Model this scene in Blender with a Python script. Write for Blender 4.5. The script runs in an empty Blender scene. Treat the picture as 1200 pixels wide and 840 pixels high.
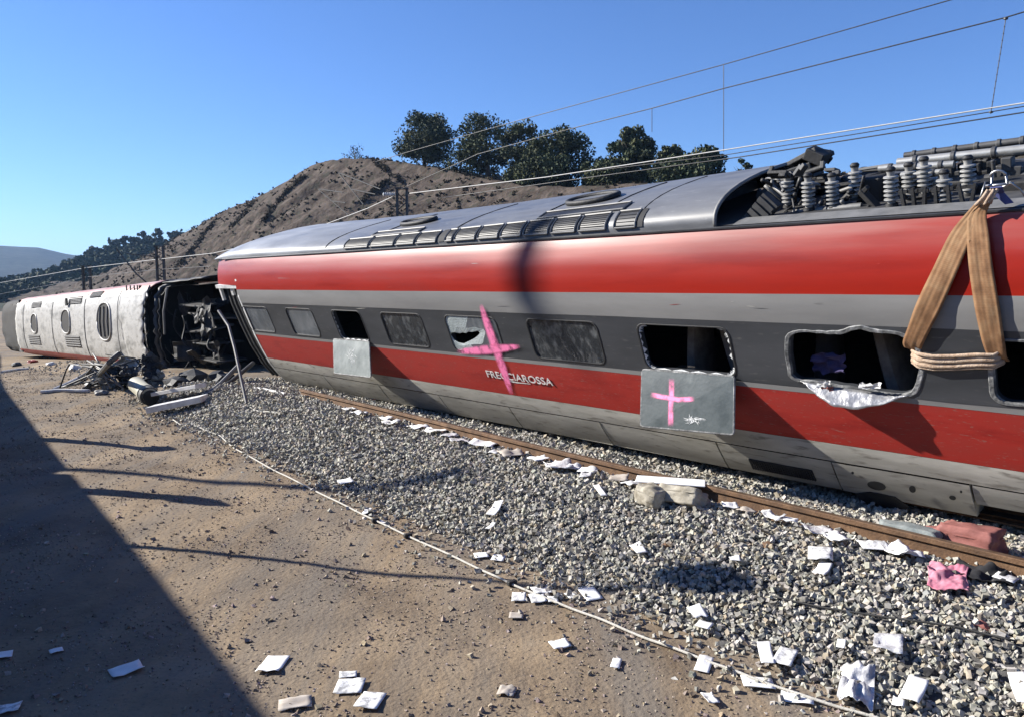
import bpy, bmesh, math, random
import numpy as np
from mathutils import Vector, Matrix, noise
random.seed(7)
RNG = np.random.default_rng(11)
C = bpy.context.scene.collection
SC = bpy.context.scene
R = math.radians

# ------------------------------------------------------------------ camera
CZ = 2.75                                    # eye height above the dirt path
F = 900.0                                    # focal length in photo pixels (1200 wide)
TH = math.atan(95.0 / F)                     # camera pitched down
cam_d = bpy.data.cameras.new('camera')
cam_d.sensor_width = 36.0
cam_d.lens = 36.0 * F / 1200.0
cam_d.clip_start = 0.05
cam_d.clip_end = 20000.0
cam = bpy.data.objects.new('camera', cam_d)
C.objects.link(cam)
cam.location = (0, 0, CZ)
cam.rotation_euler = (math.pi / 2 - TH, 0, 0)
SC.camera = cam

# ------------------------------------------------------------------ light
SUN_EL = R(28.0)
SUN_H = Vector((-0.9632, 0.2686, 0.0)).normalized()        # horizontal direction towards the sun
w = bpy.data.worlds.new('World')
SC.world = w
w.use_nodes = True
wn = w.node_tree.nodes
sky = wn.new('ShaderNodeTexSky')
sky.sky_type = 'NISHITA'
sky.sun_disc = False
sky.sun_elevation = SUN_EL
sky.sun_rotation = math.atan2(SUN_H.x, SUN_H.y)
sky.altitude = 200
sky.air_density = 1.0
sky.dust_density = 0.0
sky.ozone_density = 4.0
bg = wn['Background']
bg.inputs['Strength'].default_value = 0.053
tint = wn.new('ShaderNodeMixRGB'); tint.blend_type = 'MULTIPLY'; tint.inputs[0].default_value = 1.0
tint.inputs[2].default_value = (.80, 1.02, 1.44, 1)          # deeper winter blue over the whole sky
w.node_tree.links.new(sky.outputs[0], tint.inputs[1])
w.node_tree.links.new(tint.outputs[0], bg.inputs[0])
sun_d = bpy.data.lights.new('sun', 'SUN')
sun_d.energy = 5.0
sun_d.angle = R(0.53)
sun_d.color = (1.0, 0.95, 0.87)
sun = bpy.data.objects.new('sun', sun_d)
C.objects.link(sun)
SUN_V = Vector((SUN_H.x * math.cos(SUN_EL), SUN_H.y * math.cos(SUN_EL), math.sin(SUN_EL)))
sun.rotation_euler = SUN_V.to_track_quat('Z', 'Y').to_euler()
sun.location = SUN_V * 60
SC.view_settings.view_transform = 'Standard'
SC.view_settings.look = 'None'
SC.view_settings.gamma = 1.0
SC.view_settings.exposure = 1.15

# ------------------------------------------------------------------ pixel -> place helpers (numbers measured on the photograph)
def ray(x, y):
    a, b = (x - 600.0) / F, -(y - 420.0) / F
    c, s = math.cos(TH), math.sin(TH)
    return Vector((a, c + b * s, b * c - s))

def on_z(x, y, z):                            # point at height z
    r = ray(x, y)
    return Vector((0, 0, CZ)) + r * ((z - CZ) / r.z)

def on_plane(x, y, p, n):
    r = ray(x, y); o = Vector((0, 0, CZ))
    return o + r * ((p - o).dot(n) / r.dot(n))

TAZ = R(41.3)
TD = Vector((-math.sin(TAZ), math.cos(TAZ), 0))            # along the track, away from the camera
TL = Vector((math.cos(TAZ), math.sin(TAZ), 0))             # across the track, away from the path

def tw(s, L, z=0.0):
    return TD * s + TL * L + Vector((0, 0, z))

def st(p):
    return p.x * TD.x + p.y * TD.y, p.x * TL.x + p.y * TL.y

def at_L(x, y, L):
    return on_plane(x, y, TL * L, TL)

def smooth(a, b, x):
    t = min(1.0, max(0.0, (x - a) / (b - a)))
    return t * t * (3 - 2 * t)

def nz(x, y, z=0.0, sc=1.0):
    return noise.noise(Vector((x * sc, y * sc, z)))

# ------------------------------------------------------------------ materials
TONE = .74                                   # all base colours in one scale with the exposure

def mat(name, cols, rough=0.7, metal=0.0, scale=4.0, detail=6.0, bump=0.0, bump_scale=None, stretch=(1, 1, 1), coat=0.0,
        spread=(0.35, 0.65), rough_var=0.0, fine=None, attr=None, alpha=None, spec=0.5):
    """procedural surface: noise mixed between two or more colours + noise bump"""
    m = bpy.data.materials.new(name)
    m.use_nodes = True
    nt = m.node_tree; N = nt.nodes; Lk = nt.links
    b = N['Principled BSDF']
    tc = N.new('ShaderNodeTexCoord')
    mp = N.new('ShaderNodeMapping'); mp.inputs['Scale'].default_value = stretch
    Lk.new(tc.outputs['Object'], mp.inputs[0])
    no = N.new('ShaderNodeTexNoise'); no.inputs['Scale'].default_value = scale; no.inputs['Detail'].default_value = detail
    no.inputs['Roughness'].default_value = 0.62
    Lk.new(mp.outputs[0], no.inputs['Vector'])
    cr = N.new('ShaderNodeValToRGB')
    el = cr.color_ramp.elements
    n = len(cols)
    for i, c in enumerate(cols):
        p = spread[0] + (spread[1] - spread[0]) * (i / max(1, n - 1))
        e = el[i] if i < 2 else el.new(p)
        kk = 1.0 if min(c) > .62 else TONE
        e.position = p; e.color = (c[0] * kk, c[1] * kk, c[2] * kk, 1)
    Lk.new(no.outputs['Fac'], cr.inputs[0])
    col = cr.outputs[0]
    if fine:                                   # (scale, colour, threshold, softness): small specks
        n2 = N.new('ShaderNodeTexNoise'); n2.inputs['Scale'].default_value = fine[0]; n2.inputs['Detail'].default_value = 4
        Lk.new(mp.outputs[0], n2.inputs['Vector'])
        r2 = N.new('ShaderNodeMapRange'); r2.inputs[1].default_value = fine[2]; r2.inputs[2].default_value = fine[2] + fine[3]
        Lk.new(n2.outputs['Fac'], r2.inputs[0])
        mx = N.new('ShaderNodeMixRGB'); mx.inputs[2].default_value = (fine[1][0] * TONE, fine[1][1] * TONE, fine[1][2] * TONE, 1)
        Lk.new(r2.outputs[0], mx.inputs[0]); Lk.new(col, mx.inputs[1])
        col = mx.outputs[0]
    if attr:                                   # per-piece tint stored on the vertices
        at = N.new('ShaderNodeAttribute'); at.attribute_name = attr
        mx = N.new('ShaderNodeMixRGB'); mx.blend_type = 'MULTIPLY'; mx.inputs[0].default_value = 1.0
        Lk.new(col, mx.inputs[1]); Lk.new(at.outputs['Color'], mx.inputs[2])
        col = mx.outputs[0]
    Lk.new(col, b.inputs['Base Color'])
    b.inputs['Roughness'].default_value = rough
    b.inputs['Metallic'].default_value = metal
    b.inputs['Specular IOR Level'].default_value = spec
    if coat: b.inputs['Coat Weight'].default_value = coat; b.inputs['Coat Roughness'].default_value = 0.15
    if rough_var:
        mr = N.new('ShaderNodeMapRange'); mr.inputs[3].default_value = max(0.02, rough - rough_var); mr.inputs[4].default_value = min(1, rough + rough_var)
        Lk.new(no.outputs['Fac'], mr.inputs[0]); Lk.new(mr.outputs[0], b.inputs['Roughness'])
    if bump:
        nb = N.new('ShaderNodeTexNoise'); nb.inputs['Scale'].default_value = bump_scale or scale * 4; nb.inputs['Detail'].default_value = 5
        Lk.new(mp.outputs[0], nb.inputs['Vector'])
        bp = N.new('ShaderNodeBump'); bp.inputs['Strength'].default_value = bump; bp.inputs['Distance'].default_value = 0.02
        Lk.new(nb.outputs['Fac'], bp.inputs['Height']); Lk.new(bp.outputs[0], b.inputs['Normal'])
    return m

def add_dust(m, axis, lo, hi, colr, power=1.0, nscale=3.0, stretch=(0.25, 2, 2), amount=1.0):
    """settled dust, plus painted sky sheen on the red: a second colour that grows along one local axis, broken up by noise"""
    nt = m.node_tree; N = nt.nodes; Lk = nt.links
    b = N['Principled BSDF']
    src = b.inputs['Base Color'].links[0].from_socket
    tc = N.new('ShaderNodeTexCoord'); sp = N.new('ShaderNodeSeparateXYZ')
    Lk.new(tc.outputs['Object'], sp.inputs[0])
    mp = N.new('ShaderNodeMapping'); mp.inputs['Scale'].default_value = stretch
    Lk.new(tc.outputs['Object'], mp.inputs[0])
    no = N.new('ShaderNodeTexNoise'); no.inputs['Scale'].default_value = nscale; no.inputs['Detail'].default_value = 7
    Lk.new(mp.outputs[0], no.inputs['Vector'])
    mr = N.new('ShaderNodeMapRange'); mr.inputs[1].default_value = lo; mr.inputs[2].default_value = hi
    Lk.new(sp.outputs[axis], mr.inputs[0])
    pw = N.new('ShaderNodeMath'); pw.operation = 'POWER'; pw.inputs[1].default_value = power
    Lk.new(mr.outputs[0], pw.inputs[0])
    ad = N.new('ShaderNodeMath'); ad.operation = 'MULTIPLY_ADD'; ad.inputs[1].default_value = 3.4; ad.inputs[2].default_value = -0.7; ad.use_clamp = False
    Lk.new(no.outputs['Fac'], ad.inputs[0])
    mu = N.new('ShaderNodeMath'); mu.operation = 'MULTIPLY'; Lk.new(pw.outputs[0], mu.inputs[0]); Lk.new(ad.outputs[0], mu.inputs[1])
    m2 = N.new('ShaderNodeMath'); m2.operation = 'MULTIPLY'; m2.use_clamp = True; m2.inputs[1].default_value = amount
    Lk.new(mu.outputs[0], m2.inputs[0])
    mx = N.new('ShaderNodeMixRGB'); mx.inputs[2].default_value = (colr[0] * TONE, colr[1] * TONE, colr[2] * TONE, 1)
    Lk.new(m2.outputs[0], mx.inputs[0]); Lk.new(src, mx.inputs[1]); Lk.new(mx.outputs[0], b.inputs['Base Color'])

M = {}
M['dirt'] = mat('dirt', [(.165, .121, .081), (.25, .188, .126), (.345, .26, .17), (.38, .30, .21)], .95, scale=.7, detail=13, bump=1.0, bump_scale=24, spread=(.32, .68), fine=(30, (.16, .13, .10), .60, .14), spec=.15)
for n_ in M['dirt'].node_tree.nodes:
    if n_.type == 'BUMP': n_.inputs['Distance'].default_value = .013
    if n_.type == 'TEX_NOISE' and abs(n_.inputs['Scale'].default_value - 24) < .1: n_.inputs['Detail'].default_value = 9
def wheel_tracks(m):
    """greyer gravelly bands running along the track, broken by noise"""
    nt = m.node_tree; N = nt.nodes; Lk = nt.links; b = N['Principled BSDF']; src = b.inputs['Base Color'].links[0].from_socket
    tc = N.new('ShaderNodeTexCoord'); mp = N.new('ShaderNodeMapping'); mp.inputs['Rotation'].default_value = (0, 0, -TAZ); mp.inputs['Scale'].default_value = (1.5, .16, 1)
    mp.vector_type = 'POINT'
    Lk.new(tc.outputs['Object'], mp.inputs[0]); no = N.new('ShaderNodeTexNoise'); no.inputs['Scale'].default_value = 1.0; no.inputs['Detail'].default_value = 8; no.inputs['Roughness'].default_value = .65
    Lk.new(mp.outputs[0], no.inputs['Vector']); mr = N.new('ShaderNodeMapRange'); mr.inputs[1].default_value = .42; mr.inputs[2].default_value = .62; mr.inputs[4].default_value = .75
    Lk.new(no.outputs['Fac'], mr.inputs[0]); mx = N.new('ShaderNodeMixRGB'); mx.inputs[2].default_value = (.155, .138, .118, 1)
    Lk.new(mr.outputs[0], mx.inputs[0]); Lk.new(src, mx.inputs[1]); Lk.new(mx.outputs[0], b.inputs['Base Color'])
wheel_tracks(M['dirt'])
M['ballast_bed'] = mat('ballast_bed', [(.07, .068, .065), (.15, .145, .14)], .95, scale=14, bump=1.0, bump_scale=20, spec=.2)
M['stone'] = mat('stone', [(.37, .36, .325), (.62, .60, .545)], .85, scale=18, detail=3, attr='tint', spec=.3)
M['clod'] = mat('clod', [(.26, .2, .145), (.44, .36, .27)], .95, scale=18, detail=3, attr='tint', spec=.2)
M['rust'] = mat('rust', [(.095, .05, .024), (.16, .085, .04), (.23, .13, .065)], .8, scale=6, detail=8, bump=.25, bump_scale=60, stretch=(1, 1, 1), fine=(30, (.12, .06, .03), .58, .1))
M['rail_top'] = mat('rail_top', [(.16, .1, .06), (.30, .22, .15)], .45, metal=.6, scale=8)
M['concrete'] = mat('concrete', [(.28, .27, .25), (.42, .4, .37)], .9, scale=6, bump=.3)
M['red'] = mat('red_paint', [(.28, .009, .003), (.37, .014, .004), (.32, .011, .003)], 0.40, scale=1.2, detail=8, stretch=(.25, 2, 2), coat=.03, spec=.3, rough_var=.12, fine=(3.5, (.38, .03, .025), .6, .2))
add_dust(M['red'], 2, 2.42, 2.92, (.50, .33, .29), power=2.3, amount=.4, nscale=2.2, stretch=(.35, 3, 5))  # real dust plus the sky highlight painted pale near the roof edge
M['red_low'] = mat('scuffed_red_paint', [(.34, .014, .009), (.46, .026, .016), (.41, .032, .022)], .55, scale=3, detail=9, stretch=(.4, 2, 2), fine=(38, (.36, .11, .09), .62, .06))
M['grey'] = mat('grey_paint', [(.23, .228, .222), (.29, .286, .276)], .5, scale=1.5, detail=8, stretch=(.4, 2, 2), fine=(14, (.27, .26, .25), .62, .14))
M['grey_low'] = mat('dirty_grey_paint', [(.48, .462, .41), (.70, .68, .61)], .65, scale=2.6, detail=10, stretch=(.5, 2, 2), bump=.08, bump_scale=9, fine=(9, (.30, .28, .24), .56, .16))
add_dust(M['grey_low'], 2, .34, -.05, (.27, .255, .22), power=1.0, amount=.6)
M['dark_band'] = mat('dark_grey_paint', [(.042, .046, .052), (.068, .072, .08)], .42, scale=2, detail=9, stretch=(.5, 2, 2), fine=(16, (.11, .11, .11), .62, .14))
M['roof'] = mat('roof_paint', [(.13, .134, .142), (.20, .204, .212), (.155, .159, .168)], .42, scale=1.4, detail=9, stretch=(.5, 1.5, 1.5), rough_var=.15, fine=(10, (.28, .28, .28), .62, .12))
add_dust(M['roof'], 0, 8.5, 13.5, (.42, .43, .44), power=.9, amount=.7, nscale=2.2, stretch=(.5, 1.2, 1.2))
M['roof_dark'] = mat('black_grille_paint', [(.022, .023, .026), (.045, .046, .05)], .5, scale=5)
M['seam'] = mat('panel_seam', [(.02, .02, .022), (.03, .03, .032)], .8, scale=5)
M['white_trim'] = mat('white_trim', [(.62, .62, .60), (.74, .74, .72)], .5, scale=4, fine=(12, (.4, .38, .36), .6, .1))
M['rubber'] = mat('black_rubber', [(.016, .016, .017), (.03, .03, .031)], .7, scale=6, bump=.2)
M['worn_frame'] = mat('worn_frame', [(.07, .073, .076), (.22, .225, .225), (.55, .55, .54)], .6, scale=7, detail=10, spread=(.36, .7), bump=.5, bump_scale=30)
M['glass'] = mat('streaked_tinted_glass', [(.028, .032, .037), (.05, .055, .06)], .12, scale=3, detail=6, bump=1.0, bump_scale=7, stretch=(1.3, 1, .9), fine=(9, (.17, .18, .185), .5, .3))  # pale streaks paint crumpled film reflections into the dark glass colour
M['hazy_glass'] = mat('hazy_glass', [(.11, .125, .14), (.17, .185, .2)], .18, scale=2.2, detail=8, bump=.5, bump_scale=5, stretch=(1.6, 1, .7), fine=(4, (.24, .255, .265), .56, .2))  # lighter streaks are reflections put into the colour
M['white_glass'] = mat('crazed_white_glass', [(.30, .36, .37), (.56, .62, .62)], .45, scale=2.2, detail=12, bump=.6, bump_scale=70, fine=(55, (.25, .3, .3), .56, .08), spread=(.3, .6))
M['pane_grey'] = mat('dusty_laminated_pane', [(.042, .056, .057), (.085, .102, .102), (.058, .073, .073)], .3, scale=3.5, detail=9, bump=.05, bump_scale=30, fine=(5, (.13, .15, .148), .6, .14))
M['pane_pale'] = mat('pale_crazed_pane', [(.09, .115, .11), (.25, .28, .265)], .4, scale=4, detail=11, bump=.1, bump_scale=40)
M['crack'] = mat('crack_white', [(.5, .52, .52), (.75, .76, .76)], .5, scale=30)
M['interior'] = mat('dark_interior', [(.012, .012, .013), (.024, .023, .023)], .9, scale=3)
M['seat'] = mat('seat_fabric', [(.13, .115, .10), (.22, .2, .175)], .85, scale=8, bump=.2)
M['seat_dark'] = mat('dark_seat_fabric', [(.035, .034, .036), (.06, .058, .06)], .85, scale=8)
M['purple'] = mat('purple_cloth', [(.05, .04, .12), (.10, .08, .2)], .9, scale=10)
M['silver'] = mat('torn_aluminium', [(.28, .28, .29), (.5, .5, .5)], .38, metal=.55, scale=6, bump=.5, bump_scale=14, fine=(9, (.3, .31, .35), .55, .2))
M['tube'] = mat('bare_conductor', [(.42, .41, .38), (.6, .59, .55)], .4, metal=.5, scale=9)
M['porcelain'] = mat('grey_insulator', [(.25, .25, .24), (.42, .41, .39)], .4, scale=9)
M['black_metal'] = mat('sooty_shaded_black_metal', [(.010, .010, .011), (.026, .025, .025)], .65, scale=7, detail=8, bump=.2)  # soot on the wreck; in the roof hood this black paints shade
M['dark_metal'] = mat('dark_grey_metal', [(.06, .06, .062), (.11, .108, .105)], .55, metal=.2, scale=6, detail=8)
M['mid_metal'] = mat('dull_grey_metal', [(.17, .17, .165), (.27, .265, .255)], .55, metal=.2, scale=6, detail=8)
M['chrome'] = mat('bright_steel', [(.32, .32, .32), (.5, .5, .5)], .35, metal=.9, scale=9)
M['blue_web'] = mat('blue_webbing', [(.05, .07, .22), (.09, .11, .3)], .8, scale=20)
M['pink'] = None
M['text'] = mat('white_lettering', [(.62, .58, .56), (.74, .72, .7)], .6, scale=20)
M['paper'] = mat('white_paper', [(.66, .66, .65), (.8, .8, .79)], .8, scale=5, detail=4)
M['paper_print'] = mat('printed_paper', [(.42, .42, .42), (.74, .74, .73)], .8, scale=22, detail=9, spread=(.4, .55))
M['paper_tan'] = mat('soiled_paper', [(.42, .36, .3), (.6, .55, .49)], .85, scale=7, detail=6)
M['plastic'] = mat('clear_plastic_wrap', [(.4, .4, .42), (.8, .8, .8)], .25, scale=9, bump=.4)
M['rope'] = mat('pale_rope', [(.52, .5, .44), (.7, .67, .6)], .85, scale=30, bump=.3)
M['cable'] = mat('black_cable', [(.02, .02, .02), (.035, .035, .035)], .7, scale=10)
M['pink_cloth'] = mat('pink_cloth', [(.52, .14, .22), (.72, .34, .42)], .9, scale=14)
M['black_cloth'] = mat('black_cloth', [(.012, .012, .014), (.03, .03, .033)], .95, scale=14)
M['brick_red'] = mat('brick_red_cushion', [(.26, .09, .075), (.36, .14, .12)], .85, scale=7, bump=.2, fine=(10, (.4, .22, .2), .6, .15))
M['cream'] = mat('cream_padding', [(.28, .25, .19), (.55, .51, .42)], .9, scale=7, bump=.3)
M['grey_bag'] = mat('grey_green_fabric', [(.19, .22, .22), (.3, .33, .32)], .9, scale=9, bump=.4)
M['c2_white'] = mat('dusty_white_roof', [(.24, .24, .23), (.54, .535, .515), (.42, .415, .40)], .55, scale=1.2, detail=10, stretch=(.7, 1.5, 1.5), bump=.15, bump_scale=5, fine=(5, (.24, .23, .21), .55, .2))
M['c2_red'] = mat('dusty_red_side', [(.30, .03, .025), (.40, .06, .05)], .6, scale=2, detail=8)
add_dust(M['c2_red'], 2, 2.6, 2.95, (.62, .5, .48), power=1, amount=.7)
M['pipe'] = mat('yellowed_pipe', [(.34, .325, .25), (.48, .46, .37)], .6, scale=5)
M['board'] = mat('white_board', [(.55, .54, .53), (.7, .69, .67)], .6, scale=4)
M['bark'] = mat('bark', [(.07, .055, .04), (.13, .1, .075)], .95, scale=8, bump=.5)
M['leaf'] = mat('oak_leaf', [(.04, .054, .026), (.075, .095, .045), (.12, .13, .07)], .8, scale=1.1, detail=3, spread=(.35, .7), spec=.25, attr='tint')
M['scrub'] = mat('dry_scrub', [(.05, .043, .03), (.10, .084, .058), (.16, .132, .095)], .9, scale=.5, detail=3, spec=.1)
M['forest'] = mat('forest_leaf', [(.03, .045, .024), (.06, .08, .04)], .85, scale=.3, detail=3, spec=.2, attr='tint')
M['mast'] = mat('galvanised_mast', [(.07, .068, .064), (.13, .125, .118)], .6, metal=.2, scale=5)
M['wire'] = mat('contact_wire', [(.035, .035, .036), (.06, .06, .06)], .5, metal=.4, scale=5)
M['wire_pale'] = mat('pale_wire', [(.50, .49, .46), (.62, .61, .58)], .5, scale=5)
M['coach_white'] = mat('parked_coach_paint', [(.10, .10, .11), (.14, .14, .15)], .5, scale=2)

def hill_mat(name, a, b, c, green, sc=1.0, haze=None):
    m = mat(name, [a, b, c], .97, scale=.7 * sc, detail=15, bump=1.0, bump_scale=2.4 * sc, spread=(.36, .64), fine=(1.1 * sc, green, .54, .08), spec=.1)
    for n_ in m.node_tree.nodes:
        if n_.type == 'BUMP': n_.inputs['Distance'].default_value = .14
    return m
M['hill'] = hill_mat('cut_hillside', (.055, .042, .034), (.10, .079, .064), (.15, .12, .099), (.075, .068, .052))
M['hill_blue'] = hill_mat('distant_woods', (.012, .016, .012), (.025, .032, .02), (.045, .05, .035), (.01, .014, .01), .08)
M['hill_far'] = hill_mat('wooded_hillside', (.035, .04, .025), (.055, .06, .035), (.085, .085, .05), (.03, .04, .02), .2)

def spray_mat():
    """soft-edged fluorescent spray paint: opaque at the ribbon's middle, broken and clear at its edge (UV v runs across)"""
    m = bpy.data.materials.new('pink_spray_paint'); m.use_nodes = True
    nt = m.node_tree; N = nt.nodes; Lk = nt.links
    b = N['Principled BSDF']; b.inputs['Base Color'].default_value = (.95, .22, .45, 1); b.inputs['Roughness'].default_value = .6
    uv = N.new('ShaderNodeUVMap'); sp = N.new('ShaderNodeSeparateXYZ'); Lk.new(uv.outputs[0], sp.inputs[0])
    d = N.new('ShaderNodeMath'); d.operation = 'SUBTRACT'; d.inputs[1].default_value = .5; Lk.new(sp.outputs[1], d.inputs[0])
    a = N.new('ShaderNodeMath'); a.operation = 'ABSOLUTE'; Lk.new(d.outputs[0], a.inputs[0])
    mr = N.new('ShaderNodeMapRange'); mr.inputs[1].default_value = .5; mr.inputs[2].default_value = .18; Lk.new(a.outputs[0], mr.inputs[0])
    mr.interpolation_type = 'SMOOTHSTEP'
    e = N.new('ShaderNodeMath'); e.operation = 'SUBTRACT'; e.inputs[1].default_value = .5; Lk.new(sp.outputs[0], e.inputs[0])
    ea = N.new('ShaderNodeMath'); ea.operation = 'ABSOLUTE'; Lk.new(e.outputs[0], ea.inputs[0])
    er = N.new('ShaderNodeMapRange'); er.inputs[1].default_value = .5; er.inputs[2].default_value = .4; Lk.new(ea.outputs[0], er.inputs[0])
    tc = N.new('ShaderNodeTexCoord'); no = N.new('ShaderNodeTexNoise'); no.inputs['Scale'].default_value = 9; no.inputs['Detail'].default_value = 9
    Lk.new(tc.outputs['Object'], no.inputs['Vector'])
    nr = N.new('ShaderNodeMapRange'); nr.inputs[1].default_value = .3; nr.inputs[2].default_value = .55; nr.inputs[3].default_value = .2; nr.inputs[4].default_value = .95
    Lk.new(no.outputs['Fac'], nr.inputs[0])
    p = N.new('ShaderNodeMath'); p.operation = 'MULTIPLY'; Lk.new(mr.outputs[0], p.inputs[0]); Lk.new(er.outputs[0], p.inputs[1])
    q = N.new('ShaderNodeMath'); q.operation = 'MULTIPLY'; Lk.new(p.outputs[0], q.inputs[0]); Lk.new(nr.outputs[0], q.inputs[1])
    Lk.new(q.outputs[0], b.inputs['Alpha'])
    return m
M['pink'] = spray_mat()

def strap_mat():
    m = mat('brown_webbing', [(.22, .105, .042), (.33, .17, .075), (.40, .235, .115)], .85, scale=7, detail=8, stretch=(1, 1, 1))
    nt = m.node_tree; N = nt.nodes; Lk = nt.links; b = N['Principled BSDF']
    uv = N.new('ShaderNodeUVMap')
    wv = N.new('ShaderNodeTexWave'); wv.bands_direction = 'Y'; wv.inputs['Scale'].default_value = 1.6; wv.inputs['Distortion'].default_value = 1.5; wv.inputs['Detail'].default_value = 3
    Lk.new(uv.outputs[0], wv.inputs['Vector'])
    w2 = N.new('ShaderNodeTexWave'); w2.bands_direction = 'X'; w2.inputs['Scale'].default_value = 45
    Lk.new(uv.outputs[0], w2.inputs['Vector'])
    src = b.inputs['Base Color'].links[0].from_socket
    mx = N.new('ShaderNodeMixRGB'); mx.blend_type = 'MULTIPLY'; mx.inputs[0].default_value = .14
    Lk.new(src, mx.inputs[1]); Lk.new(wv.outputs['Color'], mx.inputs[2]); Lk.new(mx.outputs[0], b.inputs['Base Color'])
    bp = N.new('ShaderNodeBump'); bp.inputs['Strength'].default_value = .18; bp.inputs['Distance'].default_value = .003
    sm = N.new('ShaderNodeMath'); sm.operation = 'ADD'; Lk.new(wv.outputs['Fac'], sm.inputs[0]); Lk.new(w2.outputs['Fac'], sm.inputs[1])
    Lk.new(sm.outputs[0], bp.inputs['Height']); Lk.new(bp.outputs[0], b.inputs['Normal'])
    return m
M['strap'] = strap_mat()
M['strap_pale'] = mat('frayed_pale_webbing', [(.40, .27, .18), (.62, .48, .36)], .9, scale=16, detail=8, bump=.5)

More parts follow.
